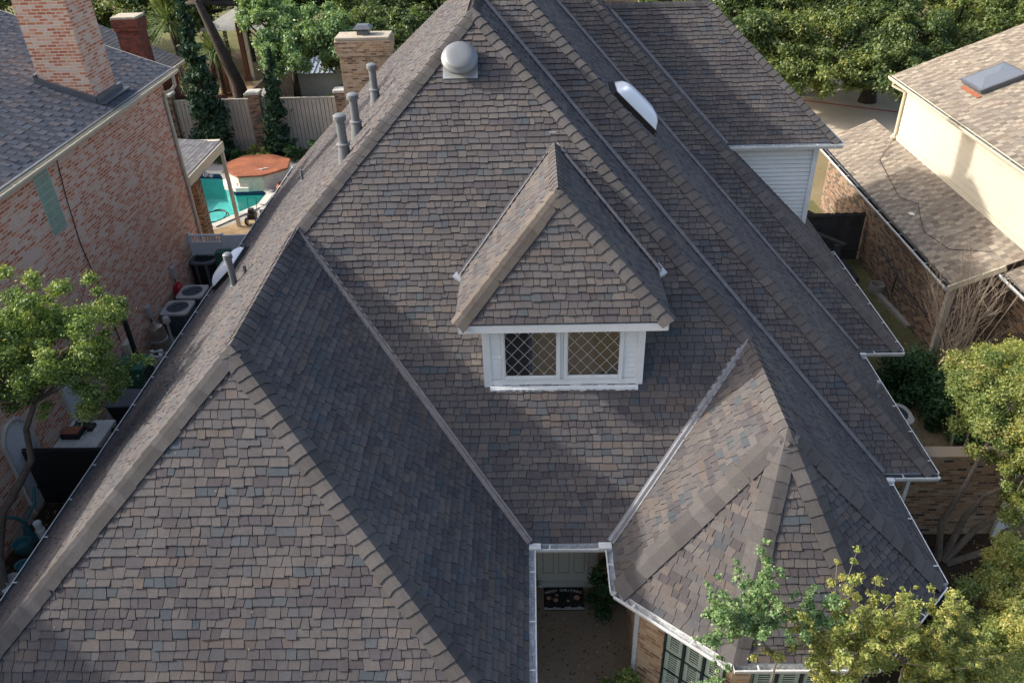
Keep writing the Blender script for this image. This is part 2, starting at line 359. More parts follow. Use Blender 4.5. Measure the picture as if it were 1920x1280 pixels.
def hipcaps(mb, P0, P1, nA, nB, w=.17, ex=.20, col=(.096, .090, .088), butt=1, lift=.024, r=.05):
    P0 = V(P0); P1 = V(P1); t = (P1-P0).normalized(); L = (P1-P0).length
    a = t.cross(nA).normalized(); b = t.cross(nB).normalized()
    if a.z > 0: a = -a
    if b.z > 0: b = -b
    cn = (nA+nB).normalized()
    s = 0
    while s < L-.03:
        s1 = min(s+ex+.02, L); k = random.uniform(.80, 1.16); c = (col[0]*k, col[1]*k, col[2]*k*random.uniform(.97, 1.04))
        ws = w*random.uniform(.96, 1.04); ang = random.uniform(-.035, .035)
        def sec(sv, h, w_=ws):
            base = P0+t*sv
            return [base+a*w_+nA*(.026+h)+t*ang, base+a*(w_*.55)+nA*(.031+h), base+a*r+nA*(.035+h), base+cn*(.036+h*1.1)-t*.012, base+b*r+nB*(.035+h), base+b*(w_*.55)+nB*(.031+h), base+b*w_+nB*(.026+h)-t*ang]
        A = sec(s, lift); B = sec(s1, .006)
        n7 = 7; mb.add(A+B, [(i, i+1, n7+i+1, n7+i) for i in range(6)], 0, c)
        A0 = [P0+t*s+a*ws-nA*.01+t*ang, P0+t*s+a*ws*.55-nA*.01, P0+t*s+a*r-nA*.01, P0+t*s-t*.012, P0+t*s+b*r-nB*.01, P0+t*s+b*ws*.55-nB*.01, P0+t*s+b*ws-nB*.01-t*ang]
        mb.add(A+A0, [(i, n7+i, n7+i+1, i+1) for i in range(6)], butt)
        e0 = P0+t*s1+a*ws-nA*.01; e1 = P0+t*s1+b*ws-nB*.01
        mb.add([A[0], B[0], e0, A0[0]], [(0, 1, 2, 3)], butt); mb.add([A[6], B[6], e1, A0[6]], [(0, 3, 2, 1)], butt)
        s += ex*random.uniform(.94, 1.06)
def valley(P0, P1, nA, nB, w=.06, rib=True, mat=None, parent=None, h=.035, name='valley_flashing'):
    mb = MB(); P0 = V(P0); P1 = V(P1); t = (P1-P0).normalized(); cn = (nA+nB).normalized()
    sd = t.cross(cn).normalized(); N = 14
    tn = math.tan(math.acos(max(-1, min(1, nA.dot(nB))))/2); e = w*tn+.042
    prof = [(-w, e), (-w*.62, e*.8), (-w*.3, e*.75+h*.6), (0, e*.75+h), (w*.3, e*.75+h*.6), (w*.62, e*.8), (w, e)] if rib else [(-w, e), (-w*.2, e*.6), (w*.2, e*.6), (w, e)]
    rows = []
    for i in range(N+1):
        p = P0.lerp(P1, i/N); j = random.uniform(-.004, .004)
        rows.append([p+sd*(x+j)+cn*y for x, y in prof])
    k = len(prof)
    P = [q for r_ in rows for q in r_]
    F = [(i*k+q, i*k+q+1, (i+1)*k+q+1, (i+1)*k+q) for i in range(N) for q in range(k-1)]
    mb.add(P, F); return mb.build(name, mat or M_VAL, parent)
def gutter(P0, P1, out, parent=None, w=.13, h=.11, name='gutter', mats=None, caps=True):
    mb = MB(); P0 = V(P0); P1 = V(P1); o = V(out).normalized(); z = V((0, 0, 1))
    outer = [(0, 0), (0, -h), (w*.72, -h), (w, -h*.35), (w, 0.004), (w-.018, .004)]
    inner = [(w-.018, -.012), (w-.012, -h*.35), (w*.70, -h+.012), (.012, -h+.012), (.012, 0)]
    pr = outer+inner; n = len(pr); P = [p+o*a+z*b for p in (P0, P1) for a, b in pr]
    for i in range(n):
        j = (i+1) % n; mb.add([P[i], P[j], P[n+j], P[n+i]], [(0, 1, 2, 3)], 1 if 5 <= i <= 9 else 0)
    if caps:
        for p in (P0, P1): mb.add([p+o*a+z*b for a, b in outer], [tuple(range(6))], 0)
    L = (P1-P0).length; t = (P1-P0).normalized(); s = .35
    while s < L-.1:
        q = P0+t*s; mb.bar(q+z*.0, q+o*w+z*.0, .022, .006, mi=0); s += .8+random.random()*.3
    return mb.build(name, mats or [M_GUT, M_GUTIN], parent)
# ------------------------------------------------------------------ foliage and trees
def fast_mesh(name, co, nq, col, mat, parent, k=4):
    me = D.meshes.new(name); me.vertices.add(len(co)); me.vertices.foreach_set('co', co.astype(np.float32).ravel())
    me.loops.add(nq*k); me.loops.foreach_set('vertex_index', np.arange(nq*k, dtype=np.int32))
    me.polygons.add(nq); me.polygons.foreach_set('loop_start', np.arange(0, nq*k, k, dtype=np.int32))
    me.update(calc_edges=True); me.materials.append(mat)
    at = me.attributes.new('col', 'FLOAT_COLOR', 'FACE'); c = np.ones((nq, 4), np.float32); c[:, :3] = col[:, None]; at.data.foreach_set('color', c.ravel())
    me.validate()
    o = D.objects.new(name, me); COL.objects.link(o); o.parent = parent
    return o
def leaves(name, clumps, n, size, mat, parent, elong=1.7, upbias=.5, tint=.0, sheet=None):
    """clumps: array (x,y,z,r); leaf-sized faces gathered in clumps, denser towards each clump's outside"""
    off = V((0, 0, 0)); q = parent
    while q is not None: off += q.location; q = q.parent
    cl = np.array(clumps, float); w = cl[:, 3]**2; w /= w.sum(); idx = rng.choice(len(cl), n, p=w)
    d = rng.normal(size=(n, 3)); d /= np.linalg.norm(d, axis=1)[:, None]; rad = np.minimum(np.abs(rng.normal(size=n))*.34+.5*rng.random(n), 1.7)
    c = cl[idx, :3]+d*(rad*cl[idx, 3])[:, None]*np.array([1, 1, .75])
    nr = d*.6+rng.normal(size=(n, 3))*.6+np.array([0, 0, upbias]); nr /= np.linalg.norm(nr, axis=1)[:, None]
    t = np.cross(nr, rng.normal(size=(n, 3))); t /= np.linalg.norm(t, axis=1)[:, None]; b = np.cross(nr, t)
    s = size*rng.uniform(.6, 1.35, n)[:, None]
    co = np.stack([c-t*s*elong*.5, c-b*s*.5+nr*s*.1, c+t*s*elong*.5, c+b*s*.5+nr*s*.1], 1).reshape(-1, 3)-np.array(off)
    cb = rng.random(len(cl))[idx]; col = np.clip(.05+tint+.40*cb+.5*rng.random(n)+.2*(rng.random(n) > .95), 0, 1)
    return fast_mesh(name, co, n, col, mat, parent)
def crown_clumps(cen, R, n, rc, flat=.75, shell=.55, low=-.5):
    out = []; cx, cy, cz = cen
    while len(out) < n:
        d = rng.normal(size=3); d /= np.linalg.norm(d)
        if d[2] < low: continue
        r = R*(shell+(1-shell)*rng.random()); lump = 1+.16*math.sin(3*math.atan2(d[1], d[0])+cx)+.1*math.sin(5*d[2]+cy)
        out.append((cx+d[0]*r*lump, cy+d[1]*r*lump, cz+d[2]*r*flat*lump, rc*(.6+.8*rng.random())))
    return out
def limbs(mb, fork, clumps, r0, every=1, bend=.25, n=6):
    fork = V(fork)
    for i, c in enumerate(clumps):
        if i % every: continue
        e = V(c[:3]); m1 = fork.lerp(e, .45)+V((random.uniform(-bend, bend), random.uniform(-bend, bend), random.uniform(0, bend)))
        m2 = fork.lerp(e, .75)+V((random.uniform(-bend, bend)*.5, random.uniform(-bend, bend)*.5, random.uniform(-.1, bend)))
        mb.tube([fork, m1, m2, e], [r0, r0*.6, r0*.35, r0*.12], n, cap=False)
def tree(name, label, cat, base, trunk, clumps, nleaf, size, lm, bark, group=None, r0=.12, lr=.05, every=1, **k):
    T = thing(name, label, cat, base, group); mb = MB()
    rs = [r0*(1-.55*i/(len(trunk)-1)) for i in range(len(trunk))]; rs[0] *= 1.3
    mb.tube(trunk, rs, 9); limbs(mb, trunk[-1], clumps, lr, every)
    mb.build('trunk', bark, T, smooth=True); leaves('crown', clumps, nleaf, size, lm, T, **k); return T
def shrub(name, label, base, R, n, size, lm, cat='shrub', group=None, nc=14, h=1.0, stems=6, **k):
    T = thing(name, label, cat, base, group); x, y, z = base
    cl = crown_clumps((x, y, z+R*h*.6), R, nc, R*.42, flat=h, shell=.45, low=-.8)
    cl = [(a, b, max(c, z+.08), r) for a, b, c, r in cl]
    mb = MB()
    for i in range(stems):
        c = cl[i % len(cl)]; mb.tube([(x, y, z), ((x+c[0])/2+.03, (y+c[1])/2, z+(c[2]-z)*.6), c[:3]], [.02, .012, .005], 5, cap=False)
    mb.build('stem', M_BARK, T); leaves('foliage', cl, n, size, lm, T, **k); return T
# ================================================================== SETTING: ground sheets
def loop_fill(name, outer, holes, z, mat, label=None):
    bm = bmesh.new()
    for lp in [outer]+holes:
        vs = [bm.verts.new((x, y, z)) for x, y in lp]
        for i in range(len(vs)): bm.edges.new((vs[i], vs[(i+1) % len(vs)]))
    bmesh.ops.triangle_fill(bm, use_beauty=True, use_dissolve=False, edges=bm.edges[:])
    bmesh.ops.recalc_face_normals(bm, faces=bm.faces[:])
    for f in bm.faces:
        if f.normal.z < 0: f.normal_flip()
    me = D.meshes.new(name); bm.to_mesh(me); bm.free(); me.materials.append(mat)
    o = D.objects.new(name, me); COL.objects.link(o); o['kind'] = 'structure'
    if label: o['label'] = label
    return o
POOL = [(-16.5, 34.6), (-14.15, 34.3), (-13.4, 32.85), (-12.9, 32.3), (-11.7, 32.3), (-11.35, 31.9), (-11.4, 30.7), (-12.75, 28.75), (-16.5, 28.75)]
loop_fill('ground', [(-500, -300), (500, -300), (500, 700), (-500, 700)], [POOL], 0.0, M_GROUND)
def sheet(name, poly, z, mat):
    mb = MB(); mb.add([(x, y, z) for x, y in poly], [tuple(range(len(poly)))]); return tag(mb.build(name, mat), None, None, None, 'structure')
loop_fill('pool_deck', [(-19, 27.4), (-9.2, 27.4), (-9.2, 36.0), (-19, 36.0)], [POOL], .006, M_DECK)
sheet('dirt', [(-13.2, 24.3), (-8.7, 24.3), (-8.7, 28.2), (-11.0, 29.6), (-12.6, 28.3), (-13.2, 28.3)], .010, M_DIRT)
sheet('dirt', [(-19, 36.0), (-8.5, 36.0), (-8.5, 37.3), (-19, 37.3)], .006, M_MULCH)
sheet('path', [(-11.6, 13.5), (-8.2, 13.5), (-8.2, 24.2), (-11.6, 24.2)], .004, M_CONC)
sheet('flower_bed', [(-11.6, 8.5), (-8.2, 8.5), (-8.2, 13.4), (-11.6, 13.4)], .004, M_MULCH)
sheet('path', [(-.6, 2.0), (1.75, 2.0), (1.75, 10.95), (-.6, 10.95)], .008, M_AGG)
sheet('path', [(7.85, 17.0), (11.25, 19.5), (11.25, 30), (7.85, 30)], .004, M_MOSS)
sheet('flower_bed', [(5.9, 5.0), (12.5, 5.0), (12.5, 12.2), (5.9, 12.2)], .004, M_MULCH)
sheet('lawn_strip', [(7.85, 12.46), (10.4, 12.46), (10.2, 17.0), (7.85, 17.0)], .006, M_LAWN)
sheet('driveway', [(8, 37.5), (30, 37.5), (48, 62), (8, 62)], .004, M_DRIVE)
sheet('road_marking', [(13.5, 43.9), (13.5, 44.12), (21.2, 39.6), (21.2, 39.38)], .008, M_RLINE)
sheet('patio', [(-24, 42), (-13.5, 42), (-15, 58), (-28, 58)], .006, M_DIRT)
sheet('grass', [(-70, 53), (7.9, 58.5), (7.9, 95), (-70, 95)], .004, M_MOSS)
sheet('grass', [(-70, 26), (-27.5, 36), (-28.2, 58), (-70, 52.9)], .005, M_MOSS)
kb = MB(); kb.bar((10.98, 22.8, .05), (11.22, 20.4, .05), .16, .12); tag(kb.build('kerb', M_CONC), None, None, None, 'structure')
# leaf litter on the ground as stuff
def litter(name, rects, n, size, stops):
    lm = leaf_mat(name+"_mat", stops, .1); tot = sum((b-a)*(d-c) for a, b, c, d in rects); cs = []; 
    for a, b, c, d in rects:
        k = int(n*(b-a)*(d-c)/tot); cs.append(np.stack([rng.uniform(a, b, k), rng.uniform(c, d, k), rng.uniform(.012, .03, k)], 1))
    c = np.concatenate(cs); k = len(c); th = rng.random(k)*6.28; t = np.stack([np.cos(th), np.sin(th), rng.normal(0, .25, k)], 1); b = np.stack([-np.sin(th), np.cos(th), rng.normal(0, .25, k)], 1)
    s = size*rng.uniform(.6, 1.4, k)[:, None]; co = np.stack([c-t*s, c-b*s*.5, c+t*s, c+b*s*.5], 1).reshape(-1, 3); co[:, 2] = np.maximum(co[:, 2], .012)
    o = fast_mesh(name, co, k, rng.random(k), lm, None); return tag(o, 'scattered fallen brown leaves lying on the side yard ground', 'leaf litter', None, 'stuff')
litter('fallen_leaves', [(6, 12, 6, 12.1), (8, 11.2, 12.4, 25), (-.5, 1.7, 6, 10.5), (-11.4, -8.4, 10, 24), (-12.5, -8.8, 24.3, 28)], 9000, .028,
       [(0, (.06, .035, .015)), (.5, (.16, .09, .035)), (.85, (.30, .20, .09)), (1, (.42, .34, .2))])
# ================================================================== MAIN HOUSE
ze = 2.75; xa, xe1, xe2, xb, xb2, xb3 = -8.634, -.172, 1.266, 6.398, 7.341, 8.292
y1, yF, yP, y2, y3 = 9.447, 9.51, 9.41, 11.152, 15.232
sL, sR, s1, s2, sF, sW = .9704, .9773, .9911, 1.0044, 1.0745, 1.1021
xr1 = (s1*xe1+sL*xa)/(s1+sL); zr1 = ze+sL*(xr1-xa); A = V((xr1, y1, zr1)); B = V((xr1, yF+(zr1-ze)/sF, zr1)); yw0 = y1-(zr1-ze)/sW
xT1 = (sL*xa+sR*xb)/(sL+sR); zT1 = ze+sL*(xT1-xa); T1 = V((xT1, yF+(zT1-ze)/sF, zT1)); V2 = V((xT1, y2+(zT1-ze)/sF, zT1))
xT2 = (sL*xa+sR*xb2)/(sL+sR); zT2 = ze+sL*(xT2-xa); T2 = V((xT2, y2+(zT2-ze)/sF, zT2)); V3 = V((xT2, y3+(zT2-ze)/sF, zT2))
xT3 = (sL*xa+sR*xb3)/(sL+sR); zT3 = ze+sL*(xT3-xa); T3 = V((xT3, y3+(zT3-ze)/sF, zT3))
xr2 = (s2*xe2+sR*xb)/(s2+sR); zr2 = ze+sR*(xb-xr2); C2 = V((xr2, yF+(zr2-ze)/sF, zr2)); P = V((xr2, yP, zr2))
E1, E2, E3, E4 = V((xe2, 8.5, ze)), V((2.81, 7.19, ze)), V((4.90, 7.19, ze)), V((xb, 8.62, ze))
def pt(x, y): return V((x, y, ze))
Lb = [V((-2.31, 24.2, 8.89)), V((-4.79, 27.5, 6.48)), V((-6.67, 27.7, 4.66))]
H = thing('shingled_house', 'brown-grey shingled house with many hips, a dormer and white gutters, in the middle', 'house', (0, 14, 0))
rf = MB()
nL = shingles(rf, [pt(xa, 27.8), pt(xa, yw0), A, B, T1, V2, T2, V3, T3]+Lb)
nW = shingles(rf, [pt(xa, yw0), pt(xe1, yw0), A], exp_=.135, jag=.019)
nW1 = shingles(rf, [pt(xe1, yw0), pt(xe1, yF), B, A], wr=(.12, .2), gap=.008)
nF = shingles(rf, [pt(xe1, yF), pt(xe2, yF), C2, T1, B])
nRL = shingles(rf, [pt(xe2, yF), E1, P, C2])
n12 = shingles(rf, [E1, E2, P]); n23 = shingles(rf, [E2, E3, P]); n34 = shingles(rf, [E3, E4, P])
nR1 = shingles(rf, [E4, pt(xb, y2), V2, T1, C2, P])
nF2 = shingles(rf, [pt(xb, y2), pt(xb2, y2), T2, V2])
nR2 = shingles(rf, [pt(xb2, y2), pt(xb2, y3), V3, T2])
nF3 = shingles(rf, [pt(xb2, y3), pt(xb3, y3), T3, V3])
nR3 = shingles(rf, [pt(xb3, y3), pt(xb3, 28), T3])
bk = [pt(xb3, 28), pt(xa, 27.8), Lb[2], Lb[1], Lb[0], T3]
for i in range(1, 5): rf.add([bk[0], bk[i], bk[i+1]], [(0, 1, 2)], 0, (.14, .125, .115))
# second storey roof over the white siding wall
z4 = 5.96; U0, U1 = V((4.98, 19.97, z4)), V((7.87, 19.97, z4)); U2, U3 = V((4.80, 22.71, 8.90)), V((2.0, 22.71, 8.90))
nF4 = shingles(rf, [U0, U1, U2, U3]); U4 = V((7.87, 25.45, z4)); U5 = V((2.0, 25.45, z4))
nR4 = shingles(rf, [U1, U4, U2]); nB4 = shingles(rf, [U4, U5, U3, U2])
rf.build('roof', [M_SH, M_BUTT], H)
cp = [(A+(A-B).normalized()*0, B, nL, nW1), ]
def capline(P0, P1, a, b, **k):
    mb = MB(); hipcaps(mb, P0, P1, a, b, **k); mb.build('ridge_cap', [M_CAP, M_BUTT], H)
capline(pt(xa, yw0), A, nL, nW, w=.21); capline(pt(xe1, yw0), A, nW, nW1, w=.2); capline(A, B, nL, nW1, w=.19, lift=.018)
capline(B, T1, nL, nF, w=.19); capline(C2, T1, nF, nR1, w=.17); capline(T1, V2, nL, nR1, w=.15)
capline(P, C2, nRL, nR1, w=.17, lift=.018)
PQ = lambda e: P+(e-P).normalized()*.13
capline(E1, PQ(E1), nRL, n12, w=.2, ex=.25); capline(E2, PQ(E2), n12, n23, w=.19, ex=.25); capline(E3, PQ(E3), n23, n34, w=.19, ex=.25); capline(E4, PQ(E4), n34, nR1, w=.19, ex=.25)
capline(pt(xb2, y2), T2, nF2, nR2, w=.17); capline(V2, T2, nF2, nL, w=.17); capline(T2, V3, nL, nR2, w=.15)
capline(pt(xb3, y3), T3, nF3, nR3, w=.17); capline(V3, T3, nF3, nL, w=.17)
capline(U1, U2, nF4, nR4, w=.16); capline(U3, U2, nF4, nB4, w=.14); capline(T3, Lb[0], nL, nR4, w=.14)
# broad end pieces where the hips of the two front wings meet
ec = MB()
def endcap(Q, dirs, c=(.112, .105, .101)):
    ring = [Q+V(d)*.24 for d in dirs]; top = Q+V((0, 0, .055)); n = len(ring)
    for i in range(n-1): ec.add([top, ring[i]+V((0, 0, .045)), ring[i+1]+V((0, 0, .045))], [(0, 1, 2)], 0, c)
    for i in range(n-1): ec.add([ring[i]+V((0, 0, .045)), ring[i]-V((0, 0, .02)), ring[i+1]-V((0, 0, .02)), ring[i+1]+V((0, 0, .045))], [(0, 1, 2, 3)], 1)
def ddir(a, b): return (V(b)-V(a)).normalized()
ec = MB(); endcap(A, [(ddir(A, B)*.6+V((-.5, 0, -.48))), ddir(A, pt(xa, yw0)), V((0, -.68, -.72)), ddir(A, pt(xe1, yw0)), (ddir(A, B)*.6+V((.5, 0, -.48)))]); ec.build('ridge_cap', [M_CAP, M_BUTT], H)
ec = MB(); endcap(P, [V((-.7, .2, -.68)), ddir(P, E1), ddir(P, E2), ddir(P, E3), ddir(P, E4), V((.7, .2, -.68))]); ec.build('ridge_cap', [M_CAP, M_BUTT], H)
ec = MB(); endcap(T1, [V((-.7, .2, -.68)), ddir(T1, B), V((0, -.68, -.72)), ddir(T1, C2), V((.7, .2, -.68))]); ec.build('ridge_cap', [M_CAP, M_BUTT], H)
valley(pt(xe1, yF), B-V((0, 0, .03)), nF, nW1, w=.07, parent=H, h=.05)
valley(pt(xe2, yF), C2-V((0, 0, .03)), nF, nRL, w=.07, parent=H, mat=M_VALG, h=.045)
valley(pt(xb, y2), V2, nF2, nR1, w=.05, rib=False, parent=H, mat=M_VALD, h=.03)
valley(pt(xb2, y3), V3, nF3, nR2, w=.05, rib=False, parent=H, mat=M_VALD, h=.03)
valley(U0, U3, nF4, nR3, w=.06, rib=False, parent=H, mat=M_VALD, h=.03)
# gutters and eave boards
zg = ze-.015
EAV = [('l', (xa, yw0), (xa, 27.8), (-1, 0)), ('f', (xa, yw0), (xe1, yw0), (0, -1)), ('r', (xe1, yw0), (xe1, yF-.12), (1, 0)), ('e', (xe1+.02, yF), (xe2-.02, yF), (0, -1)),
       ('rl', (xe2, yF-.1), (xe2, 8.5), (-1, 0)), ('d1', E1.xy, E2.xy, (-.648, -.762)), ('d2', E2.xy, E3.xy, (0, -1)), ('d3', E3.xy, E4.xy, (.69, -.724)), ('r1', (xb, 8.62), (xb, y2-.12), (1, 0)),
       ('f2', (xb+.03, y2), (xb2+.1, y2), (0, -1)), ('r2', (xb2, y2), (xb2, y3-.12), (1, 0)), ('f3', (xb2+.03, y3), (xb3+.1, y3), (0, -1)), ('r3', (xb3, y3), (xb3, 20.2), (1, 0))]
for nm, a, b, o in EAV:
    gutter((a[0], a[1], zg), (b[0], b[1], zg), (o[0], o[1], 0), H, mats=[M_GUT, M_GUTDK if nm in ('r1', 'r2', 'r3', 'f2', 'f3', 'l', 'd3') else M_GUTIN])
gutter((5.05, 19.97, z4-.02), (7.95, 19.97, z4-.02), (0, -1, 0), H); gutter((7.87, 19.97, z4-.02), (7.87, 25.4, z4-.02), (1, 0, 0), H)
for bx_ in ((xe1+.02, xe1+.22, yF-.145, yF-.01, ze-.01, ze+.02), (xe2-.24, xe2-.02, yF-.145, yF-.01, ze, ze+.03), (xb+.03, xb+.16, y2-.24, y2-.145, ze-.10, ze+.03), (xb2+.02, xb2+.15, y3-.22, y3-.145, ze-.09, ze+.03)):
    mb = MB(); mb.box(*bx_); mb.build('gutter_splash_guard', M_GUT, H)
OUT = [(xa, yw0), (xe1, yw0), (xe1, yF), (xe2, yF), E1.xy, E2.xy, E3.xy, E4.xy, (xb, y2), (xb2, y2), (xb2, y3), (xb3, y3), (xb3, 28), (xa, 27.8)]
mb = MB(); mb.add([(x, y, ze-.15) for x, y in OUT], [tuple(range(len(OUT)))])
for i in range(len(OUT)):
    a, b = OUT[i], OUT[(i+1) % len(OUT)]; mb.quad((a[0], a[1], ze-.15), (b[0], b[1], ze-.15), (b[0], b[1], ze-.008), (a[0], a[1], ze-.008))
mb.build('eave_soffit', M_WHITE, H)
WALL = [(-8.15, yw0+.5), (-.62, yw0+.5), (-.62, 10.95), (1.70, 10.95), (1.70, 8.72), (3.0, 7.62), (4.72, 7.62), (5.95, 8.82), (5.95, 11.6), (6.9, 11.6), (6.9, 15.68), (7.85, 15.68), (7.85, 27.4), (-8.15, 27.4)]
mb = MB(); mb.prism(WALL, 0, ze-.16, caps=False); mb.build('wall', BR_TAN, H)
# second storey siding walls
mb = MB(); z = 2.9
while z < z4-.14:
    z2 = min(z+.115, z4-.12)
    mb.add([(4.6, 20.25, z), (7.43, 20.25, z), (7.43, 20.285, z2), (4.6, 20.285, z2)], [(0, 1, 2, 3)]); mb.add([(4.6, 20.25, z), (7.43, 20.25, z), (4.6, 20.27, z-.018), (7.43, 20.27, z-.018)], [(2, 3, 1, 0)], 1)  # grey lip below each lap paints in the shade line of the overlap
    mb.add([(7.455, 20.3, z), (7.455, 25.0, z), (7.43, 25.0, z2), (7.43, 20.3, z2), (7.43, 20.3, z), (7.43, 25.0, z)], [(0, 1, 2, 3), (4, 5, 1, 0)]); z += .115
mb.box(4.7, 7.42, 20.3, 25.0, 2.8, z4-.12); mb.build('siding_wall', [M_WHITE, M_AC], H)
mb = MB(); mb.box(7.36, 7.49, 20.225, 20.36, 2.9, z4-.13); mb.box(5.0, 7.87, 19.98, 20.3, z4-.15, z4-.12); mb.box(5.0, 7.87, 19.975, 20.0, z4-.12, z4-.01); mb.box(7.43, 7.86, 20.0, 25.4, z4-.15, z4-.12); mb.build('corner_board', M_WHITE, H)
# chimneys
def chimney(name, x0, x1, y0, y1, z0, z1, brick, parent, flue=True):
    mb = MB(); mb.box(x0, x1, y0, y1, z0, z1-.2); c = mb.build(name, brick, parent)
    mb = MB(); mb.box(x0-.06, x1+.06, y0-.06, y1+.06, z1-.62, z1-.45); mb.box(x0-.09, x1+.09, y0-.09, y1+.09, z1-.45, z1-.12); mb.build('corbel', brick, c)
    mb = MB(); mb.box(x0-.07, x1+.07, y0-.07, y1+.07, z1-.115, z1); mb.build('crown', M_CROWN, c, bevel=.03)
    if flue:
        cx, cy = (x0+x1)/2, (y0+y1)/2; mb = MB(); mb.box(cx-.2, cx+.2, cy-.17, cy+.17, z1+.001, z1+.15)
        mb.add([(cx-.32, cy-.27, z1+.2), (cx+.32, cy-.27, z1+.2), (cx+.32, cy+.27, z1+.2), (cx-.32, cy+.27, z1+.2), (cx-.2, cy-.16, z1+.32), (cx+.2, cy-.16, z1+.32), (cx+.2, cy+.16, z1+.32), (cx-.2, cy+.16, z1+.32)],
               [(0, 3, 2, 1), (4, 5, 6, 7), (0, 1, 5, 4), (1, 2, 6, 5), (2, 3, 7, 6), (3, 0, 4, 7)]); mb.build('flue_cap', M_ACD, c)
    return c
chimney('chimney', -6.55, -4.83, 28.1, 28.9, 0, 7.12, BR_TAN, H)
chimney('chimney', 2.05, 2.95, 23.2, 23.9, 7.6, 11.2, BR_TAN, H, flue=False)
# ---- dormer
yd = 11.38; DM = MB(); z = 4.80
while z < 5.97:
    for a, b in (((-.86, -.59), (.44, .49), (1.52, 1.83)) if 4.86 < z+.1 else ((-.86, 1.83),)):
        DM.add([(a, yd-.024, z), (b, yd-.024, z), (b, yd+.004, z+.105), (a, yd+.004, z+.105)], [(0, 1, 2, 3)]); DM.add([(a, yd-.024, z), (b, yd-.024, z), (a, yd-.010, z-.010), (b, yd-.010, z-.010)], [(2, 3, 1, 0)], 1)  # second face: grey strip, the shadow under each board put in as colour
    z += .105
DM.add([(-.88, yd+.01, 4.7), (1.85, yd+.01, 4.7), (1.85, yd+.01, 6.1), (-.88, yd+.01, 6.1), (-.88, 12.62, 6.1), (1.85, 12.62, 6.1), (-.88, 12.62, 6.0), (1.85, 12.62, 6.0)], [(0, 1, 2, 3), (0, 3, 4, 6), (1, 7, 5, 2)])
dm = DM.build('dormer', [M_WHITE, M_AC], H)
mb = MB(); mb.box(-.90, -.77, yd-.04, yd+.08, 4.70, 6.08); mb.box(1.745, 1.875, yd-.04, yd+.08, 4.73, 6.08); mb.box(-.768, 1.743, yd-.032, yd+.02, 4.74, 4.87)
mb.box(-.80, 1.80, yd-.075, yd-.04, 4.69, 4.745); mb.build('corner_board', M_WHITE, dm)
ledge = MB()
for i in range(46):
    x = -.8+i*2.6/46; ledge.box(x, x+.055, yd-.095-random.random()*.02, yd-.077, 4.685-random.random()*.02, 4.72)
ledge.build('flaking_sill', M_WHITE, dm)
for wx0 in (-.535, .545):
    wx1 = wx0+.92; z0, z1 = 4.93, 5.93; mb = MB()
    for a, b, c_, d in ((wx0-.05, wx1+.05, z0-.05, z0), (wx0-.05, wx1+.05, z1, z1+.05), (wx0-.05, wx0, z0, z1), (wx1, wx1+.05, z0, z1)): mb.box(a, b, yd-.045, yd+.0, c_, d)
    for a, b, c_, d in ((wx0, wx1, z0, z0+.022), (wx0, wx1, z1-.022, z1), (wx0, wx0+.022, z0+.022, z1-.022), (wx1-.022, wx1, z0+.022, z1-.022)): mb.box(a, b, yd-.03, yd+.0, c_, d)
    w = mb.build('window', M_WHITE, dm)
    mb = MB(); mb.quad((wx0, yd-.018, z0), (wx1, yd-.018, z0), (wx1, yd-.018, z1), (wx0, yd-.018, z1)); mb.build('window_pane', M_PANE, dm)
    mb = MB(); dx, dz = .222, .262   # diamond lattice
    X0, X1, Z0, Z1 = wx0+.02, wx1-.02, z0+.02, z1-.02
    for sg in (1, -1):
        for k in range(-8, 10):
            # line z = Zc + sg*(dz/dx)*(x-X0) + k*dz
            sl = sg*dz/dx; c0 = (Z0 if sg > 0 else Z0)+k*dz+.05; pts = []
            for xx in (X0, X1):
                zz = c0+sl*(xx-X0)
                if Z0 <= zz <= Z1: pts.append((xx, zz))
            for zz in (Z0, Z1):
                xx = X0+(zz-c0)/sl
                if X0 < xx < X1: pts.append((xx, zz))
            if len(pts) >= 2:
                (xa_, za_), (xb_, zb_) = pts[0], pts[1]
                if math.hypot(xa_-xb_, za_-zb_) > .03: mb.bar((xa_, yd-.026-(.004 if sg > 0 else 0), za_), (xb_, yd-.026-(.004 if sg > 0 else 0), zb_), .0105, .006, up=(0, 1, 0))
    mb.build('lattice', M_GALV, dm)
R0, R1_ = V((.425, 14.44, 8.03)), V((.42, 12.25, 8.03)); dA, dB = V((-1.30, 11.04, 6.22)), V((2.23, 11.04, 6.22)); dC, dD = V((-1.30, 12.74, 6.22)), V((2.23, 12.74, 6.22))
mb = MB(); nd1 = shingles(mb, [dC, dA, R1_, R0], jag=.006); nd2 = shingles(mb, [dA, dB, R1_]); nd3 = shingles(mb, [dB, dD, R0, R1_], jag=.006); mb.build('dormer_roof', [M_SH, M_BUTT], dm)
mb = MB(); hipcaps(mb, dA, R1_, nd1, nd2, w=.19, ex=.25, col=(.125, .108, .094)); hipcaps(mb, dB, R1_, nd2, nd3, w=.18); hipcaps(mb, R1_, R0, nd1, nd3, w=.15, ex=.17, lift=.016)
mb.build('dormer_ridge_cap', [M_CAP, M_BUTT], dm)
valley(dC-V((.03, .03, 0)), R0, nF, nd1, w=.035, parent=dm, rib=False, mat=M_VALD, h=.04); valley(dD+V((.03, -.03, 0)), R0, nF, nd3, w=.035, parent=dm, rib=False, mat=M_VAL, h=.04)
mb = MB(); mb.box(-1.26, 2.19, 11.045, 11.075, 6.04, 6.185); mb.add([(-1.26, 11.08, 6.06), (2.19, 11.08, 6.06), (2.19, yd, 6.06), (-1.26, yd, 6.06), (2.19, 12.6, 6.06), (-1.26, 12.6, 6.06)], [(0, 1, 4, 5)])
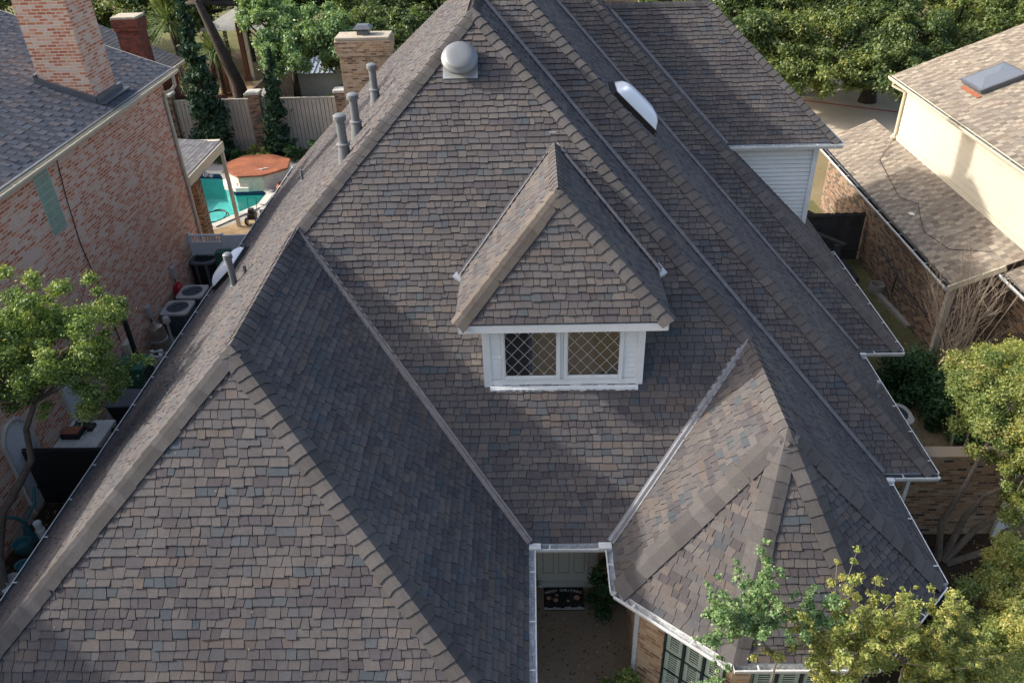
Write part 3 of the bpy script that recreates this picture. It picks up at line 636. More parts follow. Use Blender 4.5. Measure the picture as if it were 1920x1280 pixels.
mb.box(-1.262, -1.235, 11.08, 12.6, 6.05, 6.18); mb.box(2.165, 2.192, 11.08, 12.6, 6.05, 6.18); mb.build('fascia', M_WHITE, dm)
for p, s in ((dC, -1), (dD, 1)):
    mb = MB(); mb.add([p+V((0, -.12, -.10)), p+V((s*.17, -.05, -.03)), p+V((s*.02, .12, .10)), p+V((0, -.12, -.06)), p+V((s*.17, -.05, .01)), p+V((s*.02, .12, .14))], [(0, 1, 2), (3, 4, 5), (0, 1, 4, 3), (1, 2, 5, 4)]); mb.build('flashing_tip', M_GALV, dm)
mb = MB(); mb.box(.33, .46, 14.56, 14.62, 8.15, 8.22); mb.build('shingle_tab', M_AC, dm)
# ---- entry: door, trim
yD = 10.95; mb = MB(); mb.box(-.02, 1.0, yD-.05, yD-.004, .16, 2.22); 
dr = mb.build('front_door', M_DOOR, H)
mb = MB()
for px in (.08, .39, .70):
    for z0, z1 in ((.38, 1.25), (1.4, 2.05)):
        w_ = .23; mb.box(px, px+w_, yD-.062, yD-.052, z0, z0+.025); mb.box(px, px+w_, yD-.062, yD-.052, z1-.025, z1); mb.box(px, px+.025, yD-.062, yD-.052, z0+.025, z1-.025); mb.box(px+w_-.025, px+w_, yD-.062, yD-.052, z0+.025, z1-.025)
mb.build('door_panel', M_AC, dr)
mb = MB(); mb.box(.885, .93, yD-.075, yD-.053, 1.0, 1.3); mb.tube([(.905, yD-.08, 1.27), (.905, yD-.12, 1.2), (.905, yD-.08, 1.06)], .012, 6); mb.build('door_handle', M_BLK, dr)
mb = MB(); mb.box(-.2, -.03, yD-.07, yD, 0.0, 2.4); mb.box(1.01, 1.18, yD-.07, yD, 0.0, 2.4); mb.box(-.03, 1.01, yD-.07, yD, 2.24, 2.4); mb.box(-.1, 1.08, yD-.105, yD, 0.009, .155); mb.build('door_trim', M_DOOR, H)
# ---- turret bay windows and downspouts
def bay(p0, p1, z0, z1, nv, name='bay_window'):
    p0 = V((*p0, 0)); p1 = V((*p1, 0)); t = (p1-p0).normalized(); L = (p1-p0).length; o = V((t.y, -t.x, 0))
    def q(s, z, d): return p0+t*s+o*d+V((0, 0, z))
    fr = MB()
    def fb(s0, s1, a, b, d0, d1, m=fr): m.add([q(s0, a, d0), q(s1, a, d0), q(s1, b, d0), q(s0, b, d0), q(s0, a, d1), q(s1, a, d1), q(s1, b, d1), q(s0, b, d1)], [(0, 1, 2, 3), (4, 5, 6, 7), (0, 1, 5, 4), (1, 2, 6, 5), (2, 3, 7, 6), (3, 0, 4, 7)])
    fb(0, L, z1-.05, z1, .01, .07); fb(0, L, z0, z0+.05, .01, .07)
    for i in range(nv+1): s = i*L/nv; fb(max(s-.02, 0), min(s+.02, L), z0+.05, z1-.05, .012, .072)
    k = int((z1-z0)/.42)
    for i in range(1, k): z = z0+i*(z1-z0)/k; fb(0, L, z-.012, z+.012, .014, .055)
    w = fr.build(name, M_DKFR, H)
    sh = MB()
    for i in range(nv):
        a, b = i*L/nv+.03, (i+1)*L/nv-.03
        fb(a, a+.07, z0+.05, z1-.05, .02, .035, sh); fb(b-.07, b, z0+.05, z1-.05, .02, .035, sh)
        for zz in (z0+.06, (z0+z1)/2, z1-.12): fb(a+.07, b-.07, zz, zz+.08, .02, .034, sh)
        z = z0+.15
        while z < z1-.13:
            if abs(z-(z0+z1)/2-.03) > .07: sh.add([q(a+.07, z, .024), q(b-.07, z, .024), q(b-.07, z+.022, .018), q(a+.07, z+.022, .018)], [(0, 1, 2, 3)])
            z += .058
    sh.build('shutter', M_SHUT, w)
    g = MB(); g.quad(q(0, z0, .005), q(L, z0, .005), q(L, z1, .005), q(0, z1, .005)); g.build('window_pane', M_PANE, w)
d1 = V((3.0-1.70, 7.62-8.72)).normalized()
bay((1.70+d1.x*.52, 8.72+d1.y*.52), (1.70+d1.x*1.6, 8.72+d1.y*1.6), .5, 2.45, 3); bay((3.30, 7.62), (4.45, 7.62), .5, 2.45, 3); bay((4.95, 7.84), (5.75, 8.63), .5, 2.45, 2)
mb = MB(); mb.bar((1.66, 8.78, .1), (1.66, 8.78, 2.55), .085, .07); mb.bar((1.40, 8.62, 2.62), (1.65, 8.77, 2.52), .07, .07); mb.build('downspout', M_GUT, H)
mb = MB(); mb.bar((7.15, 11.5, .1), (7.15, 11.5, 2.3), .085, .07); mb.bar((7.0, 11.15, 2.62), (7.15, 11.48, 2.3), .07, .07); mb.build('downspout', M_GUT, H)
# ---- roof vents, pipes, skylights
def onF(x, y): return V((x, y, ze+sF*(y-yF)))
def onL(x, y): return V((x, y, ze+sL*(x-xa)))
Z3 = V((0, 0, 1))
vb = onF(-1.33, 15.47); vu = V((0, 1, sF)).normalized()
mb = MB()
def plate(c, hx, hy, n, u, t=.012):
    s = u.cross(n).normalized(); a = [c-s*hx-u*hy+n*.02, c+s*hx-u*hy+n*.02, c+s*hx+u*hy+n*.02, c-s*hx+u*hy+n*.02]; mb.add(a+[q+n*t for q in a], [(4, 5, 6, 7), (0, 1, 5, 4), (1, 2, 6, 5), (2, 3, 7, 6), (3, 0, 4, 7)])
plate(vb+vu*.02, .33, .2, nF, vu); RV = mb.build('roof_vent', M_GALV, H)
mb = MB(); c0 = vb+vu*.14+nF*.03; ax = (nF*.9+Z3*.1).normalized()
mb.lathe(c0, [(.24, 0), (.24, .13)], 28, axis=ax); mb.build('vent_collar', M_GREYP, RV, smooth=True)
mb = MB(); mb.lathe(c0, [(.325, .13), (.345, .135), (.35, .15), (.345, .17), (.325, .19), (.30, .205), (.275, .25), (.245, .27), (.13, .28), (.0, .283)], 40, axis=ax); mb.build('vent_dome', M_GREYP, RV, smooth=True)
def flue(b, h, r, big=True, n=nL):
    mb = MB()
    if big: mb.lathe(b-Z3*.12, [(r*1.75, 0), (r*1.15, h*.48), (r*1.5, h*.48+.005), (r*1.5, h*.48+.03), (r, h*.5+.035), (r, h+.1)], 18)
    else: mb.lathe(b-Z3*.1, [(r*1.6, 0), (r*1.5, .12), (r, .13), (r, h+.1)], 14)
    p = mb.build('vent_pipe', M_PIPE, H, smooth=True)
    if r > .05:
        mb = MB(); mb.lathe(b, [(r*1.05, h-.06), (r*1.4, h-.055), (r*1.42, h-.03), (r*1.3, h-.025), (r*1.42, h-.02), (r*1.42, h+.0), (r*1.3, h+.005), (r*1.42, h+.01), (r*1.38, h+.045), (r*.9, h+.07), (0, h+.075)], 18); mb.build('vent_cap', M_GREYP, p, smooth=True)
flue(onL(-3.78, 15.5), .84, .092); flue(onL(-3.80, 17.0), .84, .092); flue(onL(-3.76, 19.3), .84, .088)
flue(onL(-6.45, 14.95), .72, .07, False); flue(onL(-6.15, 14.95), .2, .035, False); flue(onL(-6.2, 20.3), .32, .035, False)
flue(V((6.72, 12.7, ze+sR*(xb2-6.72))), .35, .045, False)
def skylight(c, u, n, hx, hy, bulge):
    s = u.cross(n).normalized(); mb = MB(); a = [c-s*hx-u*hy, c+s*hx-u*hy, c+s*hx+u*hy, c-s*hx+u*hy]; ft = .12
    mb.add(a+[q+n*ft for q in a], [(0, 1, 5, 4), (1, 2, 6, 5), (2, 3, 7, 6), (3, 0, 4, 7), (4, 5, 6, 7)])
    b = [c+(q-c)*1.08 for q in a]; mb.add([q+n*.03 for q in b]+[q+n*.05 for q in b], [(4, 5, 6, 7), (0, 1, 5, 4), (1, 2, 6, 5), (2, 3, 7, 6), (3, 0, 4, 7)])
    S = mb.build('skylight', M_BRONZE, H); mb = MB(); N = 16; P_ = []
    for i in range(N+1):
        for j in range(N+1):
            x, y = -1+2*i/N, -1+2*j/N; h_ = ((1-x**4)*(1-y**4))**.5*bulge if abs(x) < 1 and abs(y) < 1 else 0
            P_.append(c+s*hx*.95*x+u*hy*.95*y+n*(ft+.005+h_))
    mb.add(P_, [(i*(N+1)+j, (i+1)*(N+1)+j, (i+1)*(N+1)+j+1, i*(N+1)+j+1) for i in range(N) for j in range(N)]); mb.build('skylight_dome', M_DOME, S, smooth=True)
uR = V((-1, 0, sR)).normalized(); uL = V((1, 0, sL)).normalized()
skylight(V((2.13, 17.0, ze+sR*(xb2-2.13))), uR, nR2, .40, .62, .24)
skylight(onL(-7.8, 18.2), uL, nL, .58, .46, .20)
# ================================================================== PINK BRICK HOUSE (left)
K = thing('pink_brick_house', 'two-storey house of whitewashed pink brick with a blue-grey roof on the left', 'house', (-15, 17, 0))
px = -11.55; zp = 6.85; sp_ = .38; ex = -11.27
mb = MB(); mb.prism([(-22, -2), (px, -2), (px, 25.15), (-22, 25.15)], 0, zp-.03, caps=False)
mb.add([(-22, 25.15, zp-.1), (px, 25.15, zp-.1), (-16.8, 25.15, zp-.1+sp_*5.25)], [(0, 1, 2)]); mb.build('wall', BR_PINK, K)
xr = -17.2; zr = zp+sp_*(ex-xr); mb = MB()
PALB = [(.086, .098, .122), (.074, .086, .112), (.100, .108, .128), (.066, .076, .100), (.108, .102, .112)]; 
nK = shingles(mb, [(ex, -3, zp), (ex, 25.6, zp), (xr, 25.6, zr), (xr, -3, zr)], exp_=.19, wr=(.14, .27), pal=PALB, wt=[3, 3, 2, 1, 1.3], thick=.012, gap=.003, jag=.0, slant=.0, run=.1, dash=True)
shingles(mb, [(xr-5.9, 25.6, zp), (xr-5.9, -3, zp), (xr, -3, zr), (xr, 25.6, zr)], exp_=.3, wr=(.4, .7), pal=PALB, wt=[3, 3, 2, 1, 1.3], thick=.01, gap=.004, jag=0, slant=0)
mb.build('roof', [M_SHB, M_BUTT2], K)
mb = MB(); mb.box(ex-.02, ex+.005, -3, 25.62, zp-.16, zp-.004); mb.box(px, ex-.02, -3, 25.5, zp-.17, zp-.14)
mb.bar((ex, 25.61, zp-.06), (xr, 25.61, zr-.06), .03, .14, up=(0, 0, 1)); mb.build('fascia', M_CREAM, K)
gutter((ex+.006, -3, zp-.02), (ex+.006, 25.62, zp-.02), (1, 0, 0), K, mats=[M_CREAM, M_CREAM])
mb = MB(); mb.box(ex-.16, ex+.012, -3, 25.6, zp+.018, zp+.03); mb.build('drip_edge', M_ACD, K)
mb = MB(); mb.tube([(ex+.05, 25.3, zp-.1), (ex+.05, 25.3, zp-.42), (ex-.05, 25.22, zp-.55), (px+.07, 25.0, zp-.6), (px+.06, 24.95, zp-.75), (px+.06, 24.95, .1)], .055, 8); mb.build('downspout', M_CREAM, K, smooth=True)
ch = chimney('chimney', -13.15, -11.8, 21.45, 22.8, 6.9, 12.5, BR_PINK, K, False)
mb = MB(); zc = lambda x: zp+sp_*(ex-x)
mb.bar((-13.22, 21.40, zc(-13.2)+.08), (-11.72, 21.40, zc(-11.75)+.08), .09, .16); mb.bar((-11.74, 21.38, zc(-11.74)+.06), (-11.74, 22.95, zc(-11.74)+.06), .1, .16); mb.bar((-11.62, 21.38, zc(-11.6)+.03), (-11.62, 23.0, zc(-11.6)+.03), .22, .03)
mb.bar((-13.2, 21.38, zc(-13.2)+.12), (-13.2, 21.7, zc(-13.2)+.16), .06, .2); mb.build('chimney_flashing', M_ACD, ch)
mb = MB()
for zz in [5.03+.2*i for i in range(8)]:
    for yy in (17.32, 17.53, 17.74): mb.box(px-.01, px+.012, yy, yy+.195, zz, zz+.185)
gb = mb.build('glass_block_window', M_GLASSG, K, bevel=.006); mb = MB(); mb.box(px-.02, px+.006, 17.29, 17.96, 5.0, 6.66); mb.build('mortar_bed', M_SHUT, gb)
mb = MB(); mb.tube([(px+.02, 18.45, 6.66), (px+.03, 18.25, 5.6), (px+.02, 18.18, 4.4), (px+.02, 18.3, 3.2), (px+.02, 18.4, 1.3)], .012, 5); mb.build('cable', M_BLK, K)
for yy, zz in ((20.2, 1.15), (22.3, 1.35)):
    mb = MB(); mb.box(px, px+.12, yy-.1, yy+.1, zz-.18, zz+.2); e = mb.build('meter_box', M_AC, K, bevel=.01)
    mb = MB(); mb.tube([(px+.05, yy, zz-.18), (px+.05, yy, .2)], .022, 6); mb.build('conduit', M_ACD, e)
mb = MB(); mb.box(px, px+.16, 18.4, 18.85, .75, 1.15); mb.build('utility_box', M_CREAM, K, bevel=.01)
for ya, yb in ((13.0, 13.9), (15.35, 16.1)):
    n = 14; yc = (ya+yb)/2; rr = (yb-ya)/2; arc = [(yc+rr*math.cos(math.pi*i/n), 1.95+rr*math.sin(math.pi*i/n)) for i in range(n+1)]
    pl_ = [(ya, .1), (yb, .1)]+arc; mb = MB(); mb.add([(px+.02, y, z) for y, z in pl_]+[(px-.02, y, z) for y, z in pl_], [tuple(range(len(pl_)))]+[(i, (i+1) % len(pl_), len(pl_)+(i+1) % len(pl_), len(pl_)+i) for i in range(len(pl_))]); ar = mb.build('arched_panel', M_WHITE, K)
    mb = MB(); mb.tube([(px+.03, yb, .1), (px+.03, yb, 1.95)]+[(px+.03, y, z) for y, z in arc]+[(px+.03, ya, .1)], .05, 4); mb.build('arch_trim', M_STONE, ar)
mb = MB(); q = (-13.9, 18.2); mb.box(-13.1, -12.75, 17.05, 17.2, zc(-12.9)+.02, zc(-12.9)+.05); mb.tube([(-13.0, 17.1, zc(-13)), (-13.0, 17.1, zc(-13)+.35)], .03, 8); mb.build('vent_pipe', M_GREYP, K)
# patio cover
K2 = thing('patio_cover', 'low shingled patio cover with cream beam and post beside the swimming pool', 'patio cover', (-13, 27, 0))
mb = MB(); shingles(mb, [(-11.6, 25.2, 3.42), (-11.6, 28.75, 3.42), (-16.5, 28.75, 3.80), (-16.5, 25.2, 3.80)], exp_=.15, wr=(.2, .3), pal=[(.2, .2, .21), (.17, .17, .18), (.15, .15, .16)], wt=[1, 1, 1], thick=.01, gap=.004, jag=0, slant=0); mb.build('roof', [M_SHB, M_BUTT2], K2)
mb = MB(); mb.box(-11.62, -11.52, 25.2, 28.8, 3.08, 3.40); mb.box(-16.5, -11.62, 28.7, 28.8, 3.1, 3.42); mb.box(-16.5, -11.62, 28.65, 28.85, 3.425, 3.46); mb.build('beam', M_CREAM, K2)
mb = MB(); mb.box(-11.64, -11.52, 28.56, 28.68, 0.011, 3.08); mb.build('post', M_WOODW, K2)
mb = MB(); mb.box(-12.75, -12.22, 27.15, 27.65, .011, 3.4); mb.build('brick_pillar', BR_MIX, K2)
mb = MB(); mb.lathe((-11.45, 26.4, 2.95), [(.05, 0), (.09, .05), (.05, .15)], 10); mb.lathe((-11.35, 26.6, 2.85), [(.04, 0), (.08, .05), (.04, .12)], 10); mb.tube([(-11.5, 26.5, 3.15), (-11.42, 26.5, 3.0)], .03, 6); mb.build('spotlight', M_GALV, K2, smooth=True)
# ================================================================== POOL AND SPA
PL = thing('swimming_pool', 'turquoise swimming pool with navy tile band behind the patio cover', 'swimming pool', (-13.8, 31, 0))
n = len(POOL); mb = MB(); mb.add([(x, y, -1.2) for x, y in POOL], [tuple(range(n))])
for i in range(n):
    a, b = POOL[i], POOL[(i+1) % n]; mb.quad((*a, -1.2), (*b, -1.2), (*b, -.22), (*a, -.22)); mb.quad((*a, -.22), (*b, -.22), (*b, .03), (*a, .03), 1)
mb.build('basin', [M_PLASTER, M_NAVY], PL)
mb = MB(); mb.add([(x, y, -.12) for x, y in POOL], [tuple(range(n-1, -1, -1))]); mb.build('water', M_WATER, PL)
cx, cy = -13.6, 31.5; mb = MB()
for i in range(n):
    a, b = V((*POOL[i], 0)), V((*POOL[(i+1) % n], 0)); t = (b-a).normalized(); o = V((t.y, -t.x, 0))
    if (a+o-V((cx, cy, 0))).length < (a-V((cx, cy, 0))).length: o = -o
    mb.add([a-o*.03+Z3*.03, b-o*.03+Z3*.03, b+o*.3+Z3*.03, a+o*.3+Z3*.03, a-o*.03+Z3*.055, b-o*.03+Z3*.055, b+o*.3+Z3*.055, a+o*.3+Z3*.055], [(4, 5, 6, 7), (0, 1, 5, 4), (2, 3, 7, 6), (1, 2, 6, 5), (3, 0, 4, 7)])
mb.build('coping', M_STONE, PL)
for i, (x0, y0, r, z) in enumerate(((-13.6, 30.5, 1.0, -1.15), )):
    pass
hs = MB(); hs.tube([(-12.75, 29.3, -.08)]+[(-13.0+.55*math.cos(a)*(1-.03*a), 29.9+.5*math.sin(a)*(1+.04*a), -.095) for a in np.linspace(-1, 8.5, 40)], .022, 6)
solo(hs, 'pool_hose', M_BLK, 'black hose floating in loops on the turquoise pool', 'hose')
# debris on the pool floor
solo_l = rng; k = 500; c = np.stack([rng.normal(-12.9, .8, k), 31.2+rng.normal(0, .35, k)-.5*(rng.random(k) > .5), np.full(k, -1.19)], 1)
c = c[(c[:, 0] < -11.8)]; k = len(c); th = rng.random(k)*6.28; t = np.stack([np.cos(th), np.sin(th), 0*th], 1)*.06; b = np.stack([-np.sin(th), np.cos(th), 0*th], 1)*.03
tag(fast_mesh('pool_leaves', np.stack([c-t, c-b, c+t, c+b], 1).reshape(-1, 3), k, rng.random(k), LEAF_DARK, None), 'dark leaves settled on the bottom of the turquoise pool', 'leaf litter', None, 'stuff')
S = thing('hot_tub', 'raised stone hot tub under an orange-brown octagonal cover beside the pool', 'hot tub', (-12.1, 33.4, 0))
SP = [(-13.61, 33.75), (-13.05, 34.7), (-11.75, 34.75), (-10.8, 34.15), (-10.62, 33.0), (-11.5, 32.2), (-12.6, 32.1), (-13.3, 32.8)]
ctr = (sum(p[0] for p in SP)/8, sum(p[1] for p in SP)/8); inn = [(ctr[0]+(x-ctr[0])*.95, ctr[1]+(y-ctr[1])*.95) for x, y in SP]
mb = MB(); mb.prism(inn, .007, .64); mb.build('wall', M_STONE, S)
mb = MB(); mb.prism(SP, .66, .74); mb.build('cover', M_ORANGE, S, bevel=.02)
mb = MB(); mb.bar((-11.9, 32.75, .77), (-11.45, 32.95, .77), .03, .03); mb.bar((-11.72, 32.72, .77), (-11.6, 33.0, .77), .03, .03); mb.build('cover_handle', M_PVC, S)
mb = MB(); mb.prism([(-13.65, 33.1), (-13.35, 32.35), (-12.75, 32.05), (-12.2, 32.05), (-12.2, 32.6), (-13.2, 33.3)], .057, .22); mb.prism([(-13.55, 33.3), (-13.25, 32.6), (-12.75, 32.25), (-12.2, 32.25), (-12.2, 32.6), (-13.2, 33.4)], .222, .40); mb.build('step', M_PVC, S)
mb = MB(); mb.lathe((-10.75, 32.15, .006), [(.12, 0), (.24, .12), (.26, .22), (.18, .34), (.2, .38), (.16, .37), (.14, .25), (0, .2)], 16); solo(mb, 'clay_pot', M_TERRA, 'squat terracotta pot on the deck beside the hot tub', 'pot', smooth=True)
T = thing('pressure_washer', 'black wheeled pressure washer standing by the patio post', 'pressure washer', (-11.0, 28.6, 0))
mb = MB(); mb.box(-11.25, -10.95, 28.75, 29.1, .2, .45); mb.box(-11.2, -11.0, 28.8, 29.05, .46, .62); mb.build('engine', M_BLK, T, bevel=.03)
for dx in (-.2, .2):
    mb = MB(); mb.lathe((-11.1+dx, 28.75, .16), [(.0, -.03), (.15, -.03), (.15, .03), (.0, .03)], 16, axis=(1, 0, 0)); w = mb.build('wheel', M_BLK, T, smooth=True); mb = MB(); mb.lathe((-11.1+dx, 28.75, .16), [(.0, -.034), (.09, -.034), (.09, .034), (0, .034)], 12, axis=(1, 0, 0)); mb.build('rim', M_AC, w)
mb = MB(); mb.tube([(-11.27, 29.05, .3), (-11.27, 29.3, .9), (-10.93, 29.3, .9), (-10.93, 29.05, .3)], .014, 6); mb.build('handle', M_BLK, T)
mb = MB(); mb.box(-10.8, -10.3, 29.0, 29.3, .02, .55); solo(mb, 'storage_box', M_STONE, 'pale grey box standing beside the black pressure washer', 'box', bevel=.02)
# ================================================================== SIDE YARD LEFT
G = thing('yard_gate', 'white gate closing the side yard in front of the pool', 'gate', (-10.2, 24.1, 0))
mb = MB(); mb.box(-11.48, -10.45, 24.05, 24.09, .25, 1.5); mb.build('gate_panel', M_WHITE, G)
mb = MB(); mb.box(-11.5, -10.43, 24.03, 24.11, 1.76, 1.82); mb.box(-11.5, -10.43, 24.03, 24.11, 1.5, 1.56)
for i in range(12): x = -11.48+i*.092; mb.box(x, x+.035, 24.05, 24.09, 1.56, 1.76)
mb.build('slat_top', M_WHITE, G); mb = MB(); mb.box(-11.55, -11.48, 24.02, 24.12, 0, 1.9); mb.box(-10.43, -10.36, 24.02, 24.12, 0, 1.85); mb.build('gate_post', M_WHITE, G)
mb = MB(); mb.add([(-10.36, 24.0, 0), (-8.9, 24.0, 0), (-8.9, 24.04, 1.82), (-10.36, 24.04, 1.78), (-10.36, 24.06, 0), (-8.9, 24.06, 0), (-8.9, 24.1, 1.82), (-10.36, 24.1, 1.78)], [(0, 1, 2, 3), (4, 7, 6, 5), (0, 3, 7, 4), (1, 5, 6, 2), (3, 2, 6, 7)])
solo(mb, 'yard_hoarding', M_WHITE, 'plain white panel filling the gap between the slatted gate and the shingled house', 'hoarding')
mb = MB(); mb.box(-10.62, -10.15, 23.65, 23.95, 0, 1.35); solo(mb, 'electrical_cabinet', M_GREEN, 'dark green cabinet between the charcoal condenser and the white panel', 'cabinet', bevel=.02)
def square_ac(name, label, x0, y0, s, h, top, side, group, round_=False):
    T = thing(name, label, 'air conditioner', (x0+s/2, y0+s/2, 0), group); r = .12 if not round_ else .3
    def rr(x0, y0, x1, y1, r, k=5):
        out = []
        for cx, cy, a0 in ((x1-r, y0+r, -90), (x1-r, y1-r, 0), (x0+r, y1-r, 90), (x0+r, y0+r, 180)):
            for i in range(k+1): a = math.radians(a0+90*i/k); out.append((cx+r*math.cos(a), cy+r*math.sin(a)))
        return out
    o = rr(x0, y0, x0+s, y0+s, r); mb = MB(); mb.prism(o, .05, h-.04); mb.build('coil', side, T)
    mb = MB(); zz = .1
    while zz < h-.08: mb.prism(rr(x0-.008, y0-.008, x0+s+.008, y0+s+.008, r), zz, zz+.009); zz += .028
    mb.build('louvre', side if not round_ else M_BLK, T)
    if round_:
        mb = MB()
        for i in range(8):
            a = math.radians(22.5+45*i); cx, cy = x0+s/2, y0+s/2; mb.bar((cx+math.cos(a)*s*.53, cy+math.sin(a)*s*.53, .05), (cx+math.cos(a)*s*.53, cy+math.sin(a)*s*.53, h-.03), .1, .03, up=(math.cos(a), math.sin(a), 0))
        mb.build('corner_post', top, T)
    # lid with a round opening
    R = s*.40; n = 56; cx, cy = x0+s/2, y0+s/2; mb = MB(); hs_ = s/2+.02; ex_ = 9 if not round_ else 3.2; oo = []; inn = []
    for i in range(n):
        a = 2*math.pi*i/n; q = hs_/(abs(math.cos(a))**ex_+abs(math.sin(a))**ex_)**(1/ex_); oo.append((cx+q*math.cos(a), cy+q*math.sin(a))); inn.append((cx+R*math.cos(a), cy+R*math.sin(a)))
    P_ = [(x, y, h) for x, y in oo]+[(x, y, h+.015) for x, y in inn]+[(x, y, h-.06) for x, y in oo]+[(x, y, h-.10) for x, y in inn]
    mb.add(P_, [(i, (i+1) % n, n+(i+1) % n, n+i) for i in range(n)]+[(2*n+i, 2*n+(i+1) % n, (i+1) % n, i) for i in range(n)]+[(n+i, n+(i+1) % n, 3*n+(i+1) % n, 3*n+i) for i in range(n)]); mb.build('lid', top, T)
    mb = MB(); mb.lathe((cx, cy, h-.3), [(R*1.0, 0), (R*1.0, .2)], 24); mb.build('fan_well', M_BLK, T)
    mb = MB()
    for i in range(4 if not round_ else 5):
        a = i*6.283/(4 if not round_ else 5)+.5; b = a+.62; mb.add([(cx+.05*math.cos(a), cy+.05*math.sin(a), h-.12), (cx+R*.92*math.cos(a), cy+R*.92*math.sin(a), h-.13), (cx+R*.92*math.cos(b), cy+R*.92*math.sin(b), h-.08), (cx+.05*math.cos(b), cy+.05*math.sin(b), h-.10)], [(0, 1, 2, 3)])
    mb.lathe((cx, cy, h-.14), [(.08, 0), (.08, .07), (0, .08)], 12); mb.build('fan', M_STEEL if not round_ else M_BLK, T)
    mb = MB(); rads = [R*(.3+.1*i) for i in range(8)] if round_ else [R*.5, R*.99]
    for rr_ in rads: mb.tube([(cx+rr_*math.cos(a), cy+rr_*math.sin(a), h+.01) for a in np.linspace(0, 6.283, 33)], .004, 4, cap=False)
    for i in range(8 if round_ else 6): a = i*6.283/(8 if round_ else 6); mb.bar((cx+.06*math.cos(a), cy+.06*math.sin(a), h+.012), (cx+R*1.05*math.cos(a), cy+R*1.05*math.sin(a), h+.012), .006, .006)
    mb.build('fan_guard', M_BLK, T); return T
square_ac('air_conditioner', 'square beige-topped condenser, nearer of the beige pair by the pink wall', -11.4, 20.55, .82, .85, M_AC, M_FIN, 'air conditioners along the pink wall')
square_ac('air_conditioner', 'square beige-topped condenser, farther of the beige pair and next to the red can', -11.28, 21.55, .80, .85, M_AC, M_FIN, 'air conditioners along the pink wall')
square_ac('air_conditioner', 'tall charcoal condenser with a round fan grille nearest the white gate', -11.5, 23.4, .86, 1.08, M_ACD, M_BLK, 'air conditioners along the pink wall', True)
square_ac('air_conditioner', 'round-topped grey condenser peeping out from under the right-hand gutter', 8.28, 14.95, .80, .8, M_AC, M_FIN, None, True)
T = thing('fuel_can', 'red plastic fuel can standing against the pink brick wall', 'fuel can', (-11.35, 22.15, 0))
mb = MB(); mb.box(-11.53, -11.3, 22.02, 22.3, .62, .98); mb.build('can_body', M_RED, T, bevel=.06); mb = MB(); mb.tube([(-11.38, 22.06, .98), (-11.38, 22.1, 1.08), (-11.38, 22.22, 1.06), (-11.38, 22.26, .98)], .022, 6); mb.tube([(-11.42, 22.04, .96), (-11.44, 21.98, 1.06)], .025, 6); mb.build('handle', M_RED, T); mb = MB(); mb.box(-11.54, -11.3, 21.98, 22.36, 0, .62); solo(mb, 'wooden_crate', M_WOODD, 'dark crate under the red fuel can', 'crate')
T = thing('pool_filter', 'dull stainless pool filter tank beside the beige condensers', 'filter tank', (-11.2, 19.75, 0))
mb = MB(); mb.lathe((-11.2, 19.75, .0), [(.22, 0.05), (.25, .1), (.25, .82), (.2, .93), (.08, .98), (0, .985)], 24); mb.build('tank', M_STEEL, T, smooth=True); mb = MB(); mb.lathe((-11.2, 19.75, .5), [(.25, -.02), (.275, -.02), (.275, .02), (.25, .02)], 24); mb.lathe((-11.2, 19.75, .98), [(.04, 0), (.04, .06), (0, .07)], 10); mb.build('clamp_ring', M_GALV, T)
T = thing('standpipe', 'rusty-capped metal standpipe in front of the nearer beige condenser', 'pipe', (-10.72, 19.7, 0))
mb = MB(); mb.tube([(-10.7, 19.55, .0), (-10.7, 19.55, 1.2)], .04, 10); mb.build('pipe', M_GALV, T, smooth=True); mb = MB(); mb.lathe((-10.7, 19.55, 1.16), [(.09, 0), (.11, .02), (.11, .13), (.08, .19), (0, .2)], 14); mb.build('pipe_cap', M_AC, T, smooth=True)
mb = MB()
for p in ([(-11.1, 19.0, .1), (-11.1, 19.0, .5), (-10.85, 19.0, .55), (-10.8, 18.8, .5), (-10.8, 18.75, .1)], [(-10.95, 18.6, .1), (-10.95, 18.6, .62), (-10.65, 18.6, .62), (-10.6, 18.6, .1)], [(-10.5, 19.2, .1), (-10.5, 19.2, .45), (-10.3, 19.4, .45)]): mb.tube(p, .038, 8)
for p in ((-11.1, 19.0, .5), (-10.95, 18.6, .62), (-10.65, 18.6, .62), (-10.8, 18.95, .55)): mb.lathe((p[0], p[1], p[2]-.06), [(.055, 0), (.055, .12)], 10)
T = thing('pool_plumbing', 'white plastic pool pipes and valves behind the black posts', 'pipes', (-10.8, 18.8, 0)); mb.build('pipe', M_PVC, T, smooth=True)
mb = MB(); mb.lathe((-10.55, 18.75, .3), [(.1, 0), (.1, .3), (.06, .36), (0, .37)], 14); mb.build('valve', M_STEEL, T, smooth=True); mb = MB(); mb.lathe((-10.45, 18.45, .0), [(.12, 0.05), (.12, .35), (0, .4)], 14); mb.build('pump', M_TERRA, T, smooth=True)
T = thing('pool_heater', 'dark green metal heater cabinet with louvred sides below the black posts', 'heater', (-11.0, 17.8, 0))
mb = MB(); mb.box(-11.42, -10.66, 17.45, 18.12, .08, .92); mb.build('body', M_GREEN, T, bevel=.02); mb = MB(); mb.box(-11.45, -10.63, 17.42, 18.15, .925, 1.0); mb.box(-11.2, -10.88, 17.5, 18.05, 1.0, 1.06); mb.build('lid', M_GREEN, T, bevel=.015)
mb = MB()
for i in range(6): mb.box(-10.66, -10.64, 17.52, 18.05, .2+i*.11, .25+i*.11)
mb.build('louvre', M_BLK, T)
T = thing('wheelie_bin', 'black lidded refuse bin nearer than the green heater cabinet', 'bin', (-10.6, 16.3, 0))
